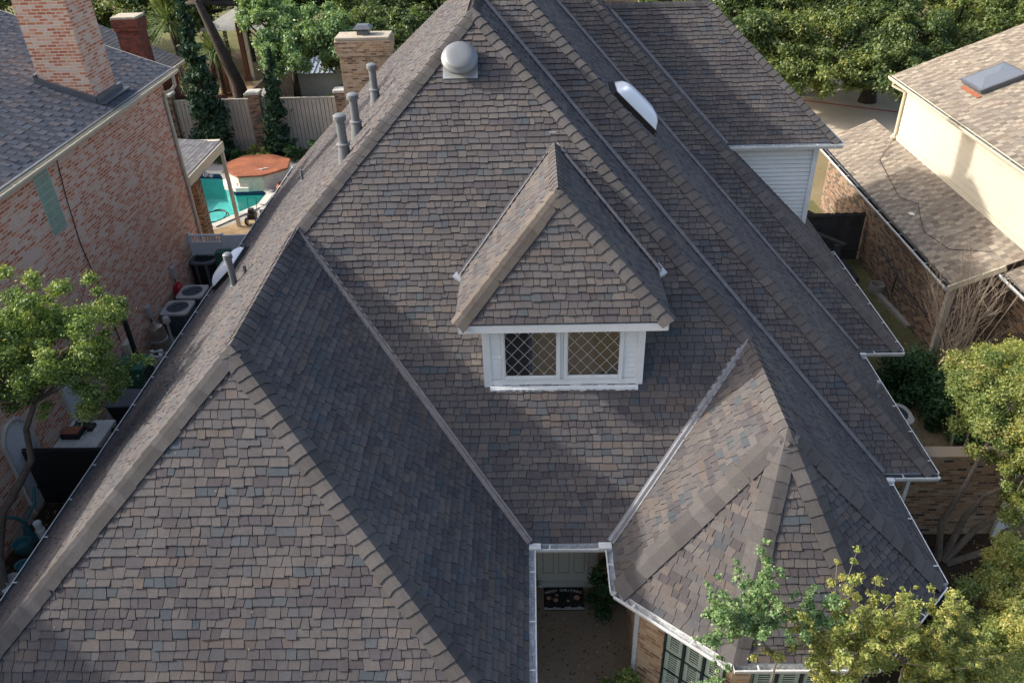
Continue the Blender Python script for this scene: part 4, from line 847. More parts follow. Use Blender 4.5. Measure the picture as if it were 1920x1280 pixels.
mb = MB(); mb.add([(-10.9, 16.05, .05), (-10.4, 16.05, .05), (-10.4, 16.5, .05), (-10.9, 16.5, .05), (-11.0, 15.95, .85), (-10.3, 15.95, .85), (-10.3, 16.6, .85), (-11.0, 16.6, .85)], [(0, 3, 2, 1), (0, 1, 5, 4), (1, 2, 6, 5), (2, 3, 7, 6), (3, 0, 4, 7), (4, 5, 6, 7)]); mb.build('bin_body', M_BLK, T, bevel=.02)
mb = MB(); mb.box(-11.04, -10.26, 15.9, 16.66, .86, .93); mb.build('lid', M_ACD, T, bevel=.03)
for (xx, yy, lab) in ((-10.98, 18.0, 'square black metal post leaning beside the pool plumbing, farther of the two'), (-10.98, 16.75, 'square black metal post rising in front of the green heater, nearer of the two')):
    mb = MB(); mb.box(xx-.05, xx+.05, yy-.05, yy+.05, 0, 2.25 if yy > 17 else 2.45); solo(mb, 'metal_post', M_BLK, lab, 'post', 'black posts in the side yard')
T = thing('work_table', 'pale-topped work table against the pink brick wall behind the black fence', 'table', (-11.0, 14.85, 0))
mb = MB(); mb.box(-11.52, -10.45, 14.25, 15.35, .86, .93); mb.build('table_top', M_STONE, T)
for x in (-11.4, -10.55):
    for y in (14.35, 15.25): mb = MB(); mb.box(x-.03, x+.03, y-.03, y+.03, 0, .86); mb.build('leg', M_BLK, T)
mb = MB(); mb.box(-11.45, -11.0, 14.6, 14.95, .932, 1.07); mb.box(-11.35, -10.98, 14.98, 15.2, .932, 1.0); T = thing('griddle', 'rust-brown portable griddle lying on the pale work table', 'griddle', (-11.2, 14.8, .93)); mb.build('body', M_BLK, T, bevel=.01)
mb = MB(); mb.box(-11.42, -11.03, 14.63, 14.92, 1.072, 1.085); mb.build('plate', M_TERRA, T); mb = MB(); mb.tube([(-10.99, 14.7, 1.0), (-10.9, 14.7, 1.0), (-10.9, 14.9, 1.0), (-10.99, 14.9, 1.0)], .012, 6); mb.tube([(-11.4, 15.22, .96), (-11.2, 15.4, 1.05), (-10.98, 15.3, .96)], .015, 6); mb.build('handle', M_BLK, T)
mb = MB(); mb.box(-10.95, -10.82, 14.9, 15.15, .932, 1.02); solo(mb, 'tool_case', M_BLK, 'small black case beside the griddle on the pale table', 'case', bevel=.01)
F = thing('black_fence', 'black board fence joining the pink brick wall in the lower left', 'fence', (-10, 13.4, 0)); mb = MB()
x = -11.54
while x < -8.2: mb.box(x, x+.135, 13.40, 13.425, .02, 1.6); x += .14
mb.build('boards', M_BLK, F); mb = MB(); mb.box(-11.55, -8.2, 13.43, 13.48, 1.6, 1.64); mb.box(-11.55, -8.2, 13.36, 13.395, .5, .58); mb.build('rail', M_BLK, F); mb = MB(); mb.box(-9.7, -9.58, 13.25, 13.35, 0, .75); mb.build('post', M_WOODD, F)
for i, (x, y, r, m_, lab) in enumerate(((-10.9, 11.35, .16, M_TEALGLZ, 'small glazed pot on the ground below the black fence'), (-10.95, 11.0, .15, M_AC, 'round stone-coloured pot nearest the left gutter'), (-11.2, 11.9, .2, M_TEALGLZ, 'larger teal glazed pot against the pink wall'))):
    mb = MB(); mb.lathe((x, y, .005), [(r*.6, 0), (r, r*.8), (r*.9, r*1.5), (r, r*1.6), (r*.85, r*1.55), (r*.7, r*1.0), (0, r*.9)], 16); solo(mb, 'garden_pot', m_, lab, 'pot', smooth=True)
mb = MB(); mb.lathe((-11.0, 12.3, .3), [(.07, 0), (.09, .2), (.08, .22), (0, .2)], 12); mb.lathe((-11.0, 12.3, .005), [(.1, 0), (.1, .3), (0, .3)], 12); solo(mb, 'white_bucket', M_PVC, 'little white tub standing on a stub beside the teal pot', 'tub', smooth=True)
mb = MB(); mb.tube([(-11.05, 10.75, .1), (-10.85, 11.0, .14), (-10.78, 11.08, .2)], .05, 8); solo(mb, 'white_pipe', M_PVC, 'short white plastic pipe lying near the tree foot', 'pipe', smooth=True)
mb = MB(); mb.tube([(-11.45, 12.1, .9), (-11.3, 12.2, .75), (-11.25, 12.3, .5), (-11.3, 12.35, .3)], .04, 8); mb.tube([(-11.25, 12.3, .55), (-11.1, 12.6, .8), (-11.2, 12.9, 1.0)], .035, 8); mb.lathe((-11.3, 12.3, 0), [(.18, 0), (.1, .15), (.06, .4)], 12); solo(mb, 'garden_ornament', M_TEALGLZ, 'teal whale-tail shaped ornament leaning on the pink wall', 'ornament', smooth=True)
# ================================================================== BACK FENCE
F = thing('board_fence', 'pale weathered board fence with brick pillars behind the pool', 'fence', (-13, 37.3, 0)); yf = 37.35
mb = MB(); x = -21.5
mb.box(-21.5, -6.5, yf+.03, yf+.04, .05, 2.3, mi=1)
while x < -6.5:
    mb.box(x, x+.165, yf, yf+.025, .05, 2.45+random.uniform(-.01, .01)); x += .19
mb.build('boards', [M_WOODW, M_WOODD], F)
mb = MB(); mb.box(-21.5, -6.5, yf-.03, yf+.06, 2.47, 2.53); mb.build('rail', M_WOODW, F)
for x in (-17.1, -12.95, -8.85):
    mb = MB(); mb.box(x-.27, x+.27, yf-.25, yf+.25, 0, 2.75); p = mb.build('brick_pillar', BR_MIX, F); mb = MB(); mb.box(x-.33, x+.33, yf-.31, yf+.31, 2.75, 2.9); mb.build('pillar_cap', M_STONE, p, bevel=.04)
# cypresses
def cypress(lab, base, top, hh, r, n):
    cl = []; b = V(base); t = V(top)
    for i in range(70):
        f = (i+.5)/70; p = b.lerp(t, f); rr = r*(1-f**1.4)**.8*(.9+.2*random.random()); a = random.random()*6.28; k = rr*.62
        cl.append((p.x+math.cos(a)*k, p.y+math.sin(a)*k, p.z+.1, rr*.62+.05))
    T = thing('cypress', lab, 'cypress', base, 'columnar cypresses along the pale fence'); mb = MB(); mb.tube([base, top], [.09, .02], 6); mb.build('trunk', M_BARKD, T); leaves('crown', cl, n, .085, LEAF_CYP, T, elong=2.6, upbias=.2)
cypress('tall dark cypress column in front of the left half of the pale fence', (-15.1, 36.6, 0), (-15.0, 36.5, 7.6), 7.6, .82, 22000)
cypress('shorter dark cypress column between the middle brick pillar and the right fence boards', (-12.1, 36.7, 0), (-11.6, 36.5, 4.9), 4.9, .58, 14000)
for i, (x, y, r, lm, lab) in enumerate(((-14.0, 36.3, .45, LEAF_DARK, 'small dark bush at the fence foot right of the tall cypress'), (-13.2, 36.2, .42, LEAF_BRIGHT, 'bright green little bush at the foot of the middle brick pillar'), (-12.6, 36.0, .4, LEAF_OLV, 'yellowish little bush between the brick pillar and the short cypress'), (-11.1, 36.1, .55, LEAF_DARK, 'dark bush right of the short cypress'), (-10.2, 35.9, .6, LEAF_DARK, 'dark bush behind the hot tub at the roof edge'), (-14.9, 35.9, .5, LEAF_DARK, 'dark spreading bush under the patio cover corner'))):
    shrub('fence_shrub', lab, (x, y, 0), r, 2600, .05, lm, group='shrubs along the pale fence')
# ================================================================== BACKYARDS BEYOND, LEFT
Nh = thing('neighbour_house', 'low dark-roofed house with a dark red brick chimney behind the pink house', 'house', (-22, 40, 0))
mb = MB(); shingles(mb, [(-17.9, 34.0, 3.3), (-17.9, 42.2, 3.3), (-23, 42.2, 5.6), (-23, 34.0, 5.6)], exp_=.2, wr=(.3, .6), pal=[(.12, .12, .125), (.1, .1, .105)], wt=[1, 1], jag=0, slant=0, thick=.012, gap=.004); mb.build('roof', [M_SHB, M_BUTT2], Nh)
mb = MB(); mb.prism([(-27, 34.4), (-18.3, 34.4), (-18.3, 41.8), (-27, 41.8)], 0, 3.2, caps=False); mb.build('wall', BR_RED, Nh); mb = MB(); mb.box(-17.92, -17.8, 34, 42.2, 3.12, 3.27); mb.build('gutter', M_CREAM, Nh)
chimney('chimney', -19.1, -18.05, 38.3, 39.2, 0, 6.1, BR_RED, Nh, False)
T = thing('dark_red_fence', 'dark reddish board fence left of the tall cypress', 'fence', (-17, 38.5, 0)); mb = MB(); x = -19.5
while x < -14.9: mb.box(x, x+.13, 38.9, 38.92, 0, 2.3); x += .14
mb.build('boards', M_WOODB, T)
T = thing('pergola', 'brown timber posts and beam of a patio shelter beyond the fence', 'pergola', (-18, 47, 0))
for (x, y) in ((-17.75, 46.9), (-17.55, 50.3)):
    mb = MB(); mb.box(x-.14, x+.14, y-.14, y+.14, 0, 3.4); p = mb.build('post', M_WOODB, T); mb = MB(); mb.box(x-.22, x+.22, y-.22, y+.22, 0, .25); mb.build('post_base', M_WOODB, p); mb = MB(); mb.box(x+.18, x+.4, y-.1, y+.1, 0, 3.2); mb.build('pale_trim', M_CREAM, p)
T = thing('gazebo', 'pale-roofed open shelter behind the big oak trunk', 'gazebo', (-18, 51, 0))
mb = MB(); mb.add([(-20.2, 50.6, 2.9), (-15.0, 50.6, 2.9), (-15.0, 54.5, 2.9), (-20.2, 54.5, 2.9), (-17.6, 52.5, 4.2)], [(0, 1, 4), (1, 2, 4), (2, 3, 4), (3, 0, 4), (0, 3, 2, 1)]); mb.build('roof', M_LIGHTROOF, T)
for x, y in ((-19.9, 50.9), (-15.3, 50.9), (-19.9, 54.2), (-15.3, 54.2)): mb = MB(); mb.box(x-.1, x+.1, y-.1, y+.1, 0, 2.9); mb.build('post', M_WOODB, T)
T = thing('metal_roof_shed', 'small shed with a ribbed pale blue metal roof beyond the right fence boards', 'shed', (-12.3, 44.5, 0))
mb = MB(); mb.box(-13.6, -10.6, 43.4, 45.8, 0, 2.1); mb.build('wall', M_STONE, T); mb = MB(); mb.add([(-13.8, 43.1, 2.15), (-10.4, 43.1, 2.15), (-10.4, 46, 2.75), (-13.8, 46, 2.75)], [(0, 1, 2, 3)])
for i in range(13): x = -13.7+i*.27; mb.bar((x, 43.1, 2.18), (x, 46, 2.78), .03, .05)
mb.build('roof', M_METROOF, T)
T = thing('boundary_wall', 'tan brick side wall running back between the short cypress and the metal-roofed shed', 'wall', (-13.5, 44, 0)); mb = MB(); mb.box(-13.0, -12.75, 37.8, 50, 0, 2.4); mb.build('wall', BR_TAN, T); mb = MB(); mb.box(-13.06, -12.69, 37.8, 50, 2.4, 2.5); mb.build('coping', M_STONE, T)
T = thing('boundary_wall', 'dark board wall standing parallel to the tan brick side wall', 'wall', (-12, 44, 0)); mb = MB(); mb.box(-14.0, -13.9, 38, 50, 0, 2.2); mb.build('wall', M_WOODD, T)
mb = MB(); mb.lathe((-16.55, 44.6, 0.007), [(.1, 0), (.14, .1), (.1, .2), (.12, .35), (.05, .45), (0, .5)], 10); solo(mb, 'garden_lantern', M_BLK, 'little dark lantern on the sandy ground left of the oak trunk', 'lantern')
# palms / yuccas
def palm(lab, base, h, n, L, name='yucca'):
    T = thing(name, lab, 'palm', base, 'spiky palms beyond the fence'); x, y, z = base; mb = MB(); mb.tube([base, (x+.05, y, h)], [.16, .12], 8); mb.build('trunk', M_BARKD, T, smooth=True); co = []; cs = []
    for i in range(n):
        a = random.random()*6.28; e = random.uniform(-.5, 1.4); l_ = L*random.uniform(.7, 1.1); d = V((math.cos(a)*math.cos(e), math.sin(a)*math.cos(e), math.sin(e))); s = V((-math.sin(a), math.cos(a), 0))*.03; p = V((0, 0, h-z)); q = p+d*l_*.55+V((0, 0, .04)); r = p+d*l_-V((0, 0, .25*l_*random.random()))
        co += [p-s*.5, p+s*.5, q+s, q-s, q-s, q+s, r+s*.1, r-s*.1]; c_ = random.random(); cs += [c_, c_]
    fast_mesh('crown', np.array([tuple(v) for v in co]), len(cs), np.array(cs), LEAF_PALM, T)
palm('grey-green spiky palm behind the dark red chimney', (-20.5, 47.5, 0), 4.0, 420, 1.7); palm('bright green grassy palm between the tall cypress and the oak trunk', (-17.3, 45.0, 0), 2.9, 420, 1.5); palm('small pale palm right of the oak trunk', (-14.4, 46.5, 0), 2.2, 320, 1.5)
palm('yellowish fan palm high behind the tall cypress', (-18.6, 55, 0), 4.2, 380, 1.6)
mb = MB(); T = thing('bare_bush', 'bare twiggy grey bush left of the tall cypress', 'bush', (-17.2, 42, 0))
for i in range(70): a = random.random()*6.28; r_ = random.uniform(.3, 1.5); mb.tube([(-17.6, 41.5, 0), (-17.6+math.cos(a)*r_*.5, 41.5+math.sin(a)*r_*.4, 1.7), (-17.6+math.cos(a)*r_, 41.5+math.sin(a)*r_, 2.8+random.random())], [.025, .015, .006], 4, cap=False)
mb.build('stem', M_TWIG, T)

def roof_litter():
    k = 380; pts = []
    for i in range(k):
        r_ = random.random()
        if r_ < .35: x = random.uniform(-4.2, 3.0); y = random.uniform(9.6, 14.5); z = ze+sF*(y-yF)+.04
        elif r_ < .6: x = random.uniform(-7.5, -1.5); y = random.uniform(6.2, 9.2); z = zr1-sW*(y1-y)+.04; 
        elif r_ < .8: x = random.uniform(xe2, 3.4); y = random.uniform(8.6, 10.5); z = ze+s2*(x-xe2)+.04
        else:
            x, y, z = random.choice(((random.uniform(xe1, xe2), yF-.06, ze-.1), (xe1+.06, random.uniform(5.8, 9.3), ze-.1), (random.uniform(2.9, 4.8), 7.12, ze-.1), (random.uniform(xb, xb2), y2-.06, ze-.1), (random.uniform(xb2, xb3), y3-.06, ze-.1)))
        if r_ < .35 and (z > ze+min(sL*(x-xa), sR*(xb-x)) or z < ze+s1*(xe1-x)+.05 or z < ze+s2*(x-xe2)+.05 or (-1.5 < x < 2.5 and y > 11)): continue
        if .35 <= r_ < .6 and (z > ze+sL*(x-xa) or z > ze+s1*(xe1-x)): continue
        pts.append((x, y, z))
    c = np.array(pts); k = len(c); n_ = rng.normal(size=(k, 3))*.3+np.array([0, -.5, 1]); t = np.cross(n_, rng.normal(size=(k, 3))); t /= np.linalg.norm(t, axis=1)[:, None]; b = np.cross(n_, t); b /= np.linalg.norm(b, axis=1)[:, None]
    s = rng.uniform(.006, .02, k)[:, None]; lm = leaf_mat("roof_litter_mat", [(0, (.04, .025, .015)), (.7, (.12, .08, .04)), (1, (.24, .18, .1))], .1)
    tag(fast_mesh('roof_litter', np.stack([c-t*s, c-b*s*.5, c+t*s, c+b*s*.5], 1).reshape(-1, 3), k, rng.random(k), lm, None), 'sparse bits of fallen leaf on the shingles and in the gutters', 'leaf litter', None, 'stuff')
roof_litter()
# ================================================================== BEIGE HOUSE (right)
Q = thing('beige_house', 'beige house on the right with tan shingle roofs and mixed brick lower walls', 'house', (15, 24, 0))
bx = 10.92; bz = 2.55; sb = .45; wx = 12.80; wz = bz+sb*(wx-bx)
PALT = [(.29, .25, .20), (.25, .215, .175), (.32, .28, .22), (.21, .18, .148), (.27, .222, .175)]; WTT = [3, 3, 2, 1.2, 1.6]
mb = MB(); kw = dict(exp_=.16, wr=(.11, .22), pal=PALT, wt=WTT, thick=.012, gap=.003, jag=.0, slant=.0, run=.1, dash=True)
shingles(mb, [(bx, 18.45, bz), (bx, 29.6, bz), (wx, 29.6, wz), (wx, 18.45, wz)], **kw)
shingles(mb, [(12.2, 10.0, 2.92), (12.2, 18.46, 2.92), (15.5, 18.46, 2.92+sb*3.3), (15.5, 10.0, 2.92+sb*3.3)], **kw)
ux = 12.38; uz = 5.42; ss = .40
shingles(mb, [(ux, 12.0, uz), (ux, 28.0, uz), (19.0, 28.0, uz+ss*(19-ux)), (19.0, 12.0, uz+ss*(19-ux))], **kw)
mb.build('roof', [M_SHT, M_BUTT3], Q)
mb = MB(); mb.prism([(11.25, 18.8), (16, 18.8), (16, 29.2), (11.25, 29.2)], 0, bz-.02, caps=False); mb.prism([(12.75, 12), (16, 12), (16, 18.8), (12.75, 18.8)], 0, 2.8, caps=False)
mb.quad((11.25, 18.79, 2.5), (12.8, 18.79, 2.5), (12.8, 18.79, 3.2), (11.25, 18.79, 2.6)); mb.build('wall', BR_MIX, Q)
mb = MB(); z = wz-.45
while z < uz-.05:
    mb.add([(wx-.016, 12, z), (wx-.016, 27.6, z), (wx, 27.6, z+.19), (wx, 12, z+.19)], [(0, 1, 2, 3)]); mb.add([(wx-.016, 12, z), (wx-.016, 27.6, z), (wx-.004, 12, z-.014), (wx-.004, 27.6, z-.014)], [(2, 3, 1, 0)], 1); z += .19  # darker strip under each course: lap shading done in colour
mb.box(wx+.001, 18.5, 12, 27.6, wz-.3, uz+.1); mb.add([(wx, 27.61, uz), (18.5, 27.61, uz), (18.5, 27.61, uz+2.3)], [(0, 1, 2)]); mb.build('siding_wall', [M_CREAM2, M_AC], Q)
mb = MB(); mb.box(wx-.07, wx-.02, 12, 27.65, wz-.03, wz+.10); mb.box(ux, wx, 12, 28, uz-.14, uz-.11); mb.box(ux-.005, ux+.02, 12, 28.0, uz-.14, uz-.005); mb.build('trim_board', M_CREAM, Q)
gutter((ux-.006, 12, uz-.02), (ux-.006, 28.0, uz-.02), (-1, 0, 0), Q, mats=[M_CREAM, M_ACD], w=.12)
gutter((bx-.0, 18.45, bz-.02), (bx-.0, 29.6, bz-.02), (-1, 0, 0), Q, mats=[M_GUT, M_BLK], w=.15); gutter((12.2, 10, 2.9), (12.2, 18.4, 2.9), (-1, 0, 0), Q, mats=[M_GUT, M_BLK], w=.15)
mb = MB(); mb.bar((bx-.05, 18.43, bz-.07), (12.2, 18.43, bz-.07+sb*1.3), .04, .16); mb.build('rake_board', M_CREAM, Q)
mb = MB(); mb.tube([(ux+.02, 27.8, uz-.08), (ux+.02, 27.8, uz-.3), (wx-.08, 27.5, uz-.45), (wx-.08, 27.5, wz+.15), (wx-.25, 27.4, wz+.02)], .05, 8); mb.build('downspout', M_CREAM, Q, smooth=True)
mb = MB(); mb.box(11.1, 11.26, 18.7, 18.86, 0, 2.5); mb.build('corner_post', M_WOODW, Q)
mb = MB(); mb.box(bx-.03, bx+.12, 18.4, 29.6, bz+.015, bz+.024); mb.build('drip_edge', M_BLK, Q)
un = V((-ss, 0, 1)).normalized(); uu = V((1, 0, ss)).normalized(); c0 = V((14.0, 24.7, uz+ss*(14.0-ux))); sy = V((0, 1, 0))
mb = MB(); a = [c0-sy*.62-uu*.62, c0+sy*.62-uu*.62, c0+sy*.62+uu*.62, c0-sy*.62+uu*.62]; mb.add(a+[q+un*.12 for q in a], [(0, 1, 5, 4), (1, 2, 6, 5), (2, 3, 7, 6), (3, 0, 4, 7)]); b = [c0+(q-c0)*1.06 for q in a]; mb.add([q+un*.12 for q in b]+[q+un*.17 for q in b], [(0, 1, 5, 4), (1, 2, 6, 5), (2, 3, 7, 6), (3, 0, 4, 7), (4, 5, 6, 7)]); sk = mb.build('skylight', M_ACD, Q)
mb = MB(); e = [c0+(q-c0)*.96+un*.172 for q in a]; t_ = c0+un*.25; mb.add(e+[t_-uu*.2, t_+uu*.2], [(0, 1, 4), (1, 2, 5, 4), (2, 3, 5), (3, 0, 4, 5)]); mb.build('skylight_pane', M_PANE2, sk)
mb = MB(); mb.add([q+un*.03 for q in (c0-sy*.75-uu*.80, c0+sy*.35-uu*.80, c0+sy*.35-uu*.66, c0-sy*.75-uu*.66)], [(0, 1, 2, 3)]); mb.build('rusty_flashing', M_TERRA, sk)
mb = MB(); mb.tube([(wx-.1, 27.4, wz+.05), (11.9, 26.4, bz+sb*.98+.02), (11.5, 23.6, bz+sb*.58+.05), (11.55, 22.4, bz+sb*.63+.3), (11.55, 22.1, bz+sb*.63+.03), (11.35, 21.3, bz+sb*.43+.02), (11.5, 20.0, bz+sb*.58+.02), (12.2, 19.2, bz+sb*1.28+.02)], .009, 5); mb.build('cable', M_BLK, Q)
mb = MB(); mb.tube([(11.55, 22.4, bz+sb*.63), (11.55, 22.4, bz+sb*.63+.28)], .03, 8); mb.box(11.35, 11.5, 22.3, 22.5, bz+sb*.5+.02, bz+sb*.5+.05); mb.build('cable_bracket', M_GALV, Q)
mb = MB(); mb.box(12.70, 12.745, 15.6, 16.5, .15, 2.2); gd = mb.build('green_door', M_GDOOR, Q); mb = MB(); mb.box(12.66, 12.70, 15.5, 15.6, .1, 2.3); mb.box(12.66, 12.70, 16.5, 16.6, .1, 2.3); mb.box(12.66, 12.7, 15.5, 16.6, 2.2, 2.3); mb.build('door_trim', M_GDOOR, gd)
mb = MB(); mb.box(12.7, 12.745, 14.3, 15.5, .2, 2.3); mb.build('window_pane', M_PANE, Q); mb = MB(); mb.box(12.3, 12.7, 13.7, 14.2, 0, 2.8); mb.build('brick_pillar', BR_MIX, Q)
mb = MB(); mb.tube([(11.22, 23.6, 1.2), (11.2, 21.9, 1.0), (11.2, 19.6, .9)], .02, 6); mb.tube([(11.22, 21.9, 1.0), (11.2, 21.9, .4)], .02, 6); mb.build('wall_pipe', M_BLK, Q)
T = thing('porch_wall', 'low curved brick porch wall in front of the green door', 'wall', (12, 16.5, 0)); mb = MB(); mb.prism([(11.25, 18.6), (11.25, 17.2), (12.0, 15.9), (12.2, 16.05), (11.5, 17.3), (11.5, 18.6)], 0, .75); mb.build('wall', BR_MIX, T)
mb = MB(); mb.prism([(11.2, 18.6), (11.2, 17.17), (11.97, 15.83), (12.26, 16.05), (11.55, 17.3), (11.55, 18.6)], .75, .83); mb.build('brick_cap', BR_RED, T)
# dark wood fence, propane tank, compost
F = thing('dark_wood_fence', 'dark weathered board fence between the white siding wall and the beige house', 'fence', (9.5, 24.9, 0)); mb = MB(); x = 7.9
while x < 11.2: mb.box(x, x+.14, 24.9, 24.925, 0, 1.75+random.uniform(-.02, .02)); x += .15
mb.build('boards', M_WOODD, F); mb = MB(); mb.box(7.9, 11.2, 24.85, 24.9, 1.62, 1.7); mb.box(7.9, 11.2, 24.85, 24.9, .35, .43); mb.box(9.0, 9.1, 24.78, 24.86, 0, 1.8); mb.build('rail', M_WOODD, F)
T = thing('propane_tank', 'cream propane cylinder standing beside a dark board frame', 'gas cylinder', (9.3, 22.6, 0)); cx, cy = 9.25, 23.2
mb = MB(); mb.lathe((cx, cy, 0), [(.2, 0), (.2, .1), (.24, .12), (.24, .95), (.2, 1.08), (.1, 1.15), (0, 1.16)], 24); mb.build('cylinder', M_PROP, T, smooth=True)
mb = MB(); mb.lathe((cx, cy, 1.12), [(.13, 0), (.13, .22), (.12, .22), (.12, 0)], 16); mb.build('collar', M_PVC, T); mb = MB(); mb.tube([(cx, cy, 1.12), (cx, cy, 1.28)], .03, 8); mb.tube([(cx, cy-.06, 1.25), (cx, cy-.1, 1.4)], .02, 6); mb.build('valve', M_BLK, T)
mb = MB(); mb.box(cx-.1, cx+.1, cy-.247, cy-.235, .7, .86); mb.build('warning_label', M_TERRA, T)
mb = MB(); mb.box(9.55, 9.75, 22.9, 23.0, 0, 1.55); mb.box(9.0, 9.1, 23.5, 23.6, 0, 1.5); mb.bar((9.0, 23.9, 1.6), (9.8, 22.8, 1.6), .04, .05); mb.bar((9.08, 23.95, 1.6), (9.88, 22.85, 1.6), .04, .05); solo(mb, 'timber_stand', M_WOODD, 'dark board frame with two thin rails behind the cream propane cylinder', 'stand')
mb = MB(); mb.box(10.45, 10.7, 23.2, 24.6, 0, .18); solo(mb, 'timber_sleeper', M_WOODD, 'weathered timber lying on the ground at the foot of the beige house', 'timber')
mb = MB(); mb.lathe((9.7, 26.4, 0), [(.8, 0), (.75, .6), (.5, 1.0), (.3, 1.1), (.28, 1.05), (0, 1.0)], 9); solo(mb, 'compost_bin', M_BLK, 'dark grey domed compost bin behind the dark wood fence', 'compost bin')
shrub('yard_shrub', 'mid green shrub between the white siding wall and the compost bin', (8.6, 26.6, 0), .75, 5000, .06, LEAF_DARK); shrub('yard_shrub', 'low yellow-green shrub in front of the dark domed bin', (8.7, 25.6, 0), .4, 2500, .05, LEAF_OLV)
mb = MB(); mb.lathe((11.05, 22.6, 0), [(.24, 0), (.26, .12), (.24, .3), (.2, .3), (.18, .1), (0, .08)], 16); solo(mb, 'stone_basin', M_CONC, 'small grey stone basin at the foot of the mixed brick wall', 'basin')
# garden wall lower right
T = thing('garden_wall', 'tan brick garden wall running right from the white downspout', 'wall', (8.5, 12.3, 0)); mb = MB(); mb.box(6.9, 9.75, 12.22, 12.45, 0, 2.15); mb.build('wall', BR_BRN, T); mb = MB(); mb.box(6.9, 9.8, 12.18, 12.49, 2.15, 2.22); mb.build('brick_cap', BR_BRN, T)
mb = MB(); mb.lathe((7.35, 12.15, .55), [(.05, 0), (.05, .5)], 10); mb.box(7.25, 7.45, 12.1, 12.2, 0, .55); solo(mb, 'rusty_pipe', M_WOODB, 'rust-red pipe stub standing against the garden wall', 'pipe')
T = thing('garden_gate', 'pale grey garden gate leaning open at the end of the tan brick wall', 'gate', (10.1, 12.2, 0)); mb = MB(); mb.bar((9.75, 12.2, 1.0), (10.55, 12.55, 1.0), .05, 1.9); mb.build('gate_panel', M_WHITE, T); mb = MB(); mb.box(9.68, 9.80, 12.1, 12.2, 0, 2.1); mb.build('gate_post', M_WHITE, T)
T = thing('water_tub', 'dark blue oval tub on a black stand under the right gutter corner', 'tub', (7.75, 9.8, 0))
mb = MB(); mb.lathe((7.62, 9.95, .42), [(.25, 0), (.33, .15), (.36, .22), (.38, .22), (.34, .12), (.0, .06)], 28, sx=1.0, sy=1.25); mb.build('bowl', M_TUB, T, smooth=True); mb = MB(); mb.lathe((7.62, 9.95, 0), [(.28, 0), (.2, .2), (.24, .42)], 20); mb.build('stand', M_BLK, T, smooth=True)
# ================================================================== ENTRY ITEMS
T = thing('doormat', 'black doormat lettered MERRY CHRISTMAS in front of the cream door', 'doormat', (.5, 10.55, 0))
mb = MB(); mb.box(.10, .90, 10.28, 10.84, .009, .026); mb.build('mat', M_MATB, T)
def text(body, loc, size, mat, parent, rot=0, name='lettering'):
    cu = D.curves.new('t', 'FONT'); cu.body = body; cu.size = size; cu.align_x = 'CENTER'; cu.extrude = .001; cu.offset = .0028
    tmp = D.objects.new('t', cu); COL.objects.link(tmp); dg = bpy.context.evaluated_depsgraph_get(); me = D.meshes.new_from_object(tmp.evaluated_get(dg)); D.objects.remove(tmp); me.materials.clear(); me.materials.append(mat)
    o = D.objects.new(name, me); COL.objects.link(o); off = V((0, 0, 0)); q = parent
    while q is not None: off += q.location; q = q.parent
    me.transform(Matrix.Translation(V(loc)-off) @ Matrix.Rotation(rot, 4, 'Z')); o.parent = parent; return o
def letters(s, cx, cy, rad, size, step, z):
    me_all = []; n = len(s)
    for i, ch_ in enumerate(s):
        if ch_ == ' ': continue
        a = (i-(n-1)/2)*step; yield ch_, (cx+math.sin(a)*rad, cy+math.cos(a)*rad-rad, z), -a
bm_all = bmesh.new(); bpy.context.view_layer.update()
for ch_, loc, rot in letters('MERRY CHRISTMAS', .5, 10.735, 1.1, .08, .0445, .0275):
    o = text(ch_, loc, .082, M_CHALK, T, rot, 'tmp'); bm_all.from_mesh(o.data); D.objects.remove(o)
me = D.meshes.new('lettering'); bm_all.to_mesh(me); bm_all.free(); me.materials.append(M_CHALK); o = D.objects.new('lettering', me); COL.objects.link(o); o.parent = T
mb = MB()
for i in range(70):
    x, y = random.uniform(.13, .87), random.uniform(10.38, 10.70); mb.lathe((x, y, .0265), [(.0045, 0), (.0045, .001)], 6)
x = .105
while x < .87: w_ = random.uniform(.05, .12); mb.box(x, min(x+w_-.006, .895), 10.285, 10.32+random.uniform(0, .04), .0265, .028); x += w_
mb.build('snow_print', M_CHALK, T); mb = MB()
for x, y, r in ((.2, 10.57, .045), (.34, 10.52, .05), (.76, 10.58, .06), (.58, 10.5, .03), (.36, 10.64, .03)): mb.lathe((x, y, .0265), [(r, 0), (r, .0015)], 16)
mb.build('ornament_print', M_PEACH, T)
shrub('entry_shrub', 'tall dark evergreen left of the front door', (-.32, 10.5, 0), .30, 3500, .035, LEAF_DARK, h=2.6, group='evergreens flanking the front door'); shrub('entry_shrub', 'bushy dark evergreen right of the front door', (1.32, 10.45, 0), .36, 5000, .035, LEAF_DARK, h=2.2, group='evergreens flanking the front door')
shrub('walkway_shrub', 'bright green shrub at the walkway edge beside the brick pillar', (1.42, 8.4, 0), .33, 6000, .035, LEAF_BRIGHT, h=1.5)
mb = MB(); mb.lathe((-.33, 9.35, .009), [(.1, 0), (.14, .28), (.15, .3), (.12, .3), (.1, .2), (0, .18)], 16); solo(mb, 'red_pot', M_TERRA, 'small red-brown pot on the walkway under the left gutter', 'pot', smooth=True)
